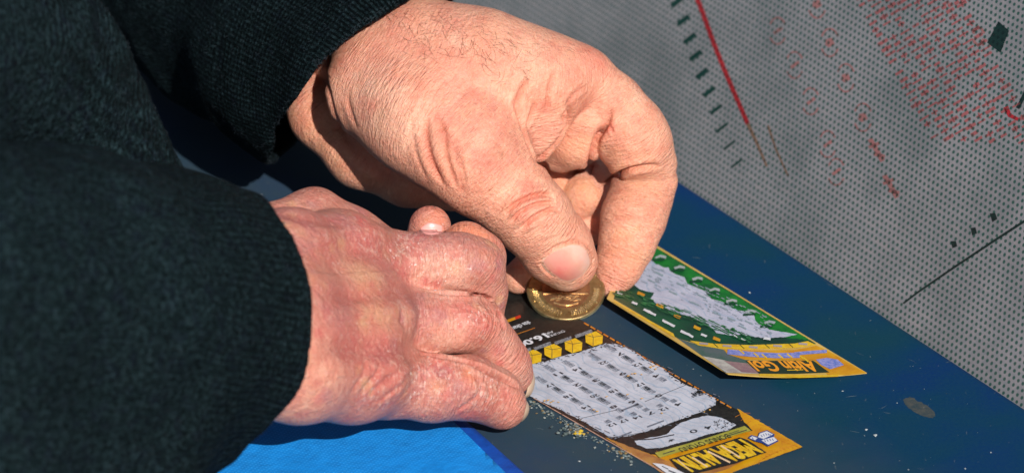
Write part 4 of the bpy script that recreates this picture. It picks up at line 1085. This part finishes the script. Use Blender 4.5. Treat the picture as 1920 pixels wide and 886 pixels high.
# ================================================================ coin held between thumb and finger
cn = np.array([0, .64, .768]); ccn = J(1061, 542, -7.5)
coin = empty('coin', 'gold coloured coin with a copper centre held between thumb and fingertip over the black ticket', 'coin')
nW = cn[0] * RV + cn[1] * UV_ + cn[2] * VV; xW = RV; yW = np.cross(nW, xW); cW = toW(ccn)
coin.matrix_world = Matrix(((xW[0], yW[0], nW[0], cW[0] * M), (xW[1], yW[1], nW[1], cW[1] * M), (xW[2], yW[2], nW[2], cW[2] * M), (0, 0, 0, 1)))
def lathe(name, prof, mat, parent, n=96, reed=0):
    V = []; F = []
    for i in range(n):
        a = 2 * math.pi * i / n
        for k, (r, z) in enumerate(prof):
            rr = r - (reed if (i % 2 and k in (3, 4)) else 0); V.append((rr * math.cos(a), rr * math.sin(a), z))
    m = len(prof)
    for i in range(n):
        for k in range(m - 1):
            a = i * m + k; b = ((i + 1) % n) * m + k; F.append((a, b, b + 1, a + 1))
    return mesh_obj(name, V, F, mat, parent)
def metal(name, c, c2, r=.3):
    m = Mat(name, rough=r, metal=.75); O = m.obj(); n = m.noise(O, 260, 4, .65)
    m.base(m.ramp(n, [(.35, c), (.65, c2)])); m.link(m.ramp(m.noise(O, 700, 3), [(.3, (r * .8,) * 3), (.7, (r * 1.5,) * 3)]), m.b.inputs['Roughness'])
    m.bump(m.noise(O, 1200, 2), .12, .0002); return m.m
BRASS = metal('brass', (.24, .16, .065), (.42, .30, .14)); COPPER = metal('copper', (.26, .13, .07), (.46, .25, .12)); RIMM = metal('rim_metal', (.46, .42, .22), (.74, .68, .44))
R0 = 12.7
lathe('ring', [(8.0, 0.0), (8.6, -.02), (11.5, -.02), (11.9, .12), (12.35, .16), (12.6, .02), (R0, -.2)], BRASS, coin)
lathe('edge', [(R0, -.2), (R0 + .02, -.35), (R0 - .1, -.6), (R0 - .1, -.8), (R0, -1.05), (R0 - .1, -1.3), (R0 - .5, -1.45), (0, -1.45)], RIMM, coin, n=160)
lathe('centre', [(0, .10), (3, .09), (6, .02), (7.4, -.06), (7.8, .06), (8.0, 0.0)], COPPER, coin)
V = []; F = []
def relief(pts, w, h=.38):
    P = strip(pts, w); b = len(V); n = len(P)
    for z in (0, h):
        for x, y in P: V.append((x, y, z - .02))
    tri = tessellate_polygon([[Vector((p[0], p[1], 0)) for p in P]])
    F.extend([tuple(b + n + i for i in t) for t in tri]); F.extend([(b + i, b + (i + 1) % n, b + n + (i + 1) % n, b + n + i) for i in range(n)])
for k in range(46):                                  # legend round the ring: letter-like strokes
    a = -math.pi + k * math.pi / 45 * 1.0; a2 = a
    if abs(a + math.pi / 2) < .12: continue
    r1, r2 = 9.2, 10.8; c_, s_ = math.cos(a), math.sin(a)
    relief([(r1 * c_, r1 * s_), (r2 * c_, r2 * s_)], .26)
    if k % 3 != 1: rr = (r1, r2, 10.0)[k % 3]; a3 = a + .045; relief([(rr * c_, rr * s_), (rr * math.cos(a3), rr * math.sin(a3))], .26)
for k in range(14):
    a = math.radians(25 * k + 5)
    relief([(11.2 * math.cos(a), 11.2 * math.sin(a)), (11.35 * math.cos(a + .03), 11.35 * math.sin(a + .03))], .3)
relief([(-7.3, -1.9), (0, -1.7), (7.3, -1.9)], .28, .3)
rnd = random.Random(3)
for k in range(26):
    x = rnd.uniform(-4.6, 4.6); y = -2.6 - rnd.random() * 2.0; a = rnd.uniform(-.6, .6)
    relief([(x - .6, y - .2), (x, y + .15 + a * .3), (x + .6, y)], .22, .25)
relief([(-4, -5.6), (-2, -6.4), (0, -6.7), (2, -6.4), (4, -5.6)], .35, .25)
mesh_obj('relief', V, F, metal('polished_relief', (.62, .48, .24), (.85, .72, .44), .18), coin, smooth=False)

# ================================================================ blue cloth bag under the near hand
def cloth(name, pts, z, mat, parent, wob=.6):
    bm = bmesh.new(); base = T(*pts[0], z)
    tri = tessellate_polygon([[Vector((x, y, 0)) for x, y in pts]]); vs = [bm.verts.new((x, y, 0)) for x, y in pts]
    for t in tri: bm.faces.new([vs[i] for i in t])
    for ax, lo_, hi_, st in ((0, 0, 1300, 14), (1, 500, 1300, 14)):
        for c_ in range(lo_, hi_, st):
            bmesh.ops.bisect_plane(bm, geom=bm.verts[:] + bm.edges[:] + bm.faces[:], plane_co=(c_ if ax == 0 else 0, c_ if ax == 1 else 0, 0), plane_no=(1 - ax, ax, 0))
    bm.verts.index_update(); V = np.array([T(v.co.x, v.co.y, z) for v in bm.verts]); F = [tuple(v.index for v in f.verts) for f in bm.faces]; bm.free()
    V[:, 2] += vnoise(V, .03, 7) * wob + vnoise(V, .09, 8) * wob * .3 + wob
    n = len(V); Vb = V.copy(); Vb[:, 2] = z - .6
    o = mesh_obj(name, V, F, mat, parent)
    if sum(p.normal.z * p.area for p in o.data.polygons) < 0: o.data.flip_normals()
    md = o.modifiers.new('thickness', 'SOLIDIFY'); md.thickness = .0009; md.offset = -1
    return o
def nonwoven(name, c, c2, dots):
    m = Mat(name, rough=.75, spec=.3); O = m.obj(); rot = m.n('ShaderNodeMapping'); m.link(O, rot.inputs[0]); rot.inputs['Rotation'].default_value = (0, 0, .5)
    v = m.n('ShaderNodeTexVoronoi', i_Scale=820.0); v.inputs['Randomness'].default_value = .05; m.link(rot.outputs[0], v.inputs['Vector'])
    d = m.ramp(v.outputs['Distance'], [(.12, (1, 1, 1)), (.3, (0, 0, 0))])
    cc = m.ramp(m.noise(O, 260, 4, .7), [(.3, c), (.7, c2)]); cc = m.mix(m.math('MULTIPLY', d, .6), cc, dots); m.base(cc)
    b = m.bump(d, -.6, .0004); m.bump(m.noise(O, 90, 3), .5, .002, b); return m.m
bag = empty('cloth_bag', 'bright blue nonwoven cloth bag lying flat under the near hand', 'bag', T(850, 800, 0))
b0 = T(850, 800, 0)
def reparent(o):
    o.data.transform(Matrix.Translation(Vector(-b0) * M)); o.parent = bag
hem = cloth('hem', [(740, 668), (870, 786), (985, 890), (1080, 985), (1020, 1010), (700, 720)], .5, nonwoven('blue_hem', (.002, .045, .30), (.003, .075, .42), (.02, .2, .7)), None, .3); reparent(hem)  # deeper blue than the front: shading of the hem put into its colour
pan = cloth('front', [(720, 668), (852, 792), (950, 890), (1050, 1000), (440, 1100), (90, 1000), (300, 800)], .9, nonwoven('blue_fabric', (.001, .19, .60), (.003, .24, .72), (.05, .38, .9)), None, .35); reparent(pan)

# ================================================================ scratched-off crumbs
def crumbs():
    rnd = random.Random(12); V = []; F = []; Cc = []
    def flake(px, py, s, z, c):
        c0 = T(px, py, z); b = len(V); n = rnd.randint(4, 6)
        for k in range(n):
            a = k * 6.283 / n + rnd.uniform(-.3, .3); r = s * rnd.uniform(.5, 1)
            V.append(c0 + np.array([r * math.cos(a), r * math.sin(a) * 1.2, rnd.uniform(.05, .5) * s + .05])); Cc.append((*c, 1))
        V.append(c0 + np.array([0, 0, .5 * s + .1])); Cc.append((*c, 1))
        for k in range(n): F.append((b + k, b + (k + 1) % n, b + n))
    pal = [(.09, .13, .13), (.17, .21, .21), (.04, .07, .08), (.26, .29, .28), (.20, .14, .06)]
    for _ in range(150):
        t = rnd.random() ** 1.2; x = 994 + t * 190; y = 750 + t * 108 + abs(rnd.gauss(0, 7)) - 1
        flake(x, y, rnd.uniform(.25, .75), .05, rnd.choice(pal))
    for _ in range(70):
        x, y = rnd.gauss(1076, 13), rnd.gauss(806, 7); flake(x, y, rnd.uniform(.4, 1.0), .1 + rnd.random() * .8, rnd.choice(pal + [(.45, .32, .06)]))
    for _ in range(6): flake(rnd.gauss(1086, 6), rnd.gauss(812, 3), .9, .6, (.6, .42, .03))
    for _ in range(16): flake(rnd.gauss(1165, 8), rnd.gauss(850, 4), rnd.uniform(.3, .8), .1, rnd.choice(pal))
    for x, y, s in [(1086, 865, 1.1), (1642, 816, 1.3), (1624, 805, .8), (1580, 733, .7), (1405, 549, 1.0), (490, 366, .7), (1300, 692, .5), (1858, 848, .5), (1810, 878, .5), (1733, 729, .4), (1682, 755, .4), (1564, 868, .5), (1703, 880, .4)]:
        flake(x, y, s * .7, .05, (.36, .40, .42))
    for _ in range(110): flake(rnd.uniform(1000, 1900), rnd.uniform(600, 886), rnd.uniform(.08, .24), .02, rnd.choice([(.14, .2, .24), (.02, .03, .04), (.25, .28, .28)]))
    m = Mat('crumb', rough=.7); m.base(m.attr('tone', 'Color'))
    o = mesh_obj('latex_crumbs', np.array(V), F, m.m, None, smooth=False, attrs={'tone': np.array(Cc)})
    tag(o, 'grey and gold crumbs rubbed off the ticket, lying along its edge', 'crumbs', kind='stuff')
crumbs()
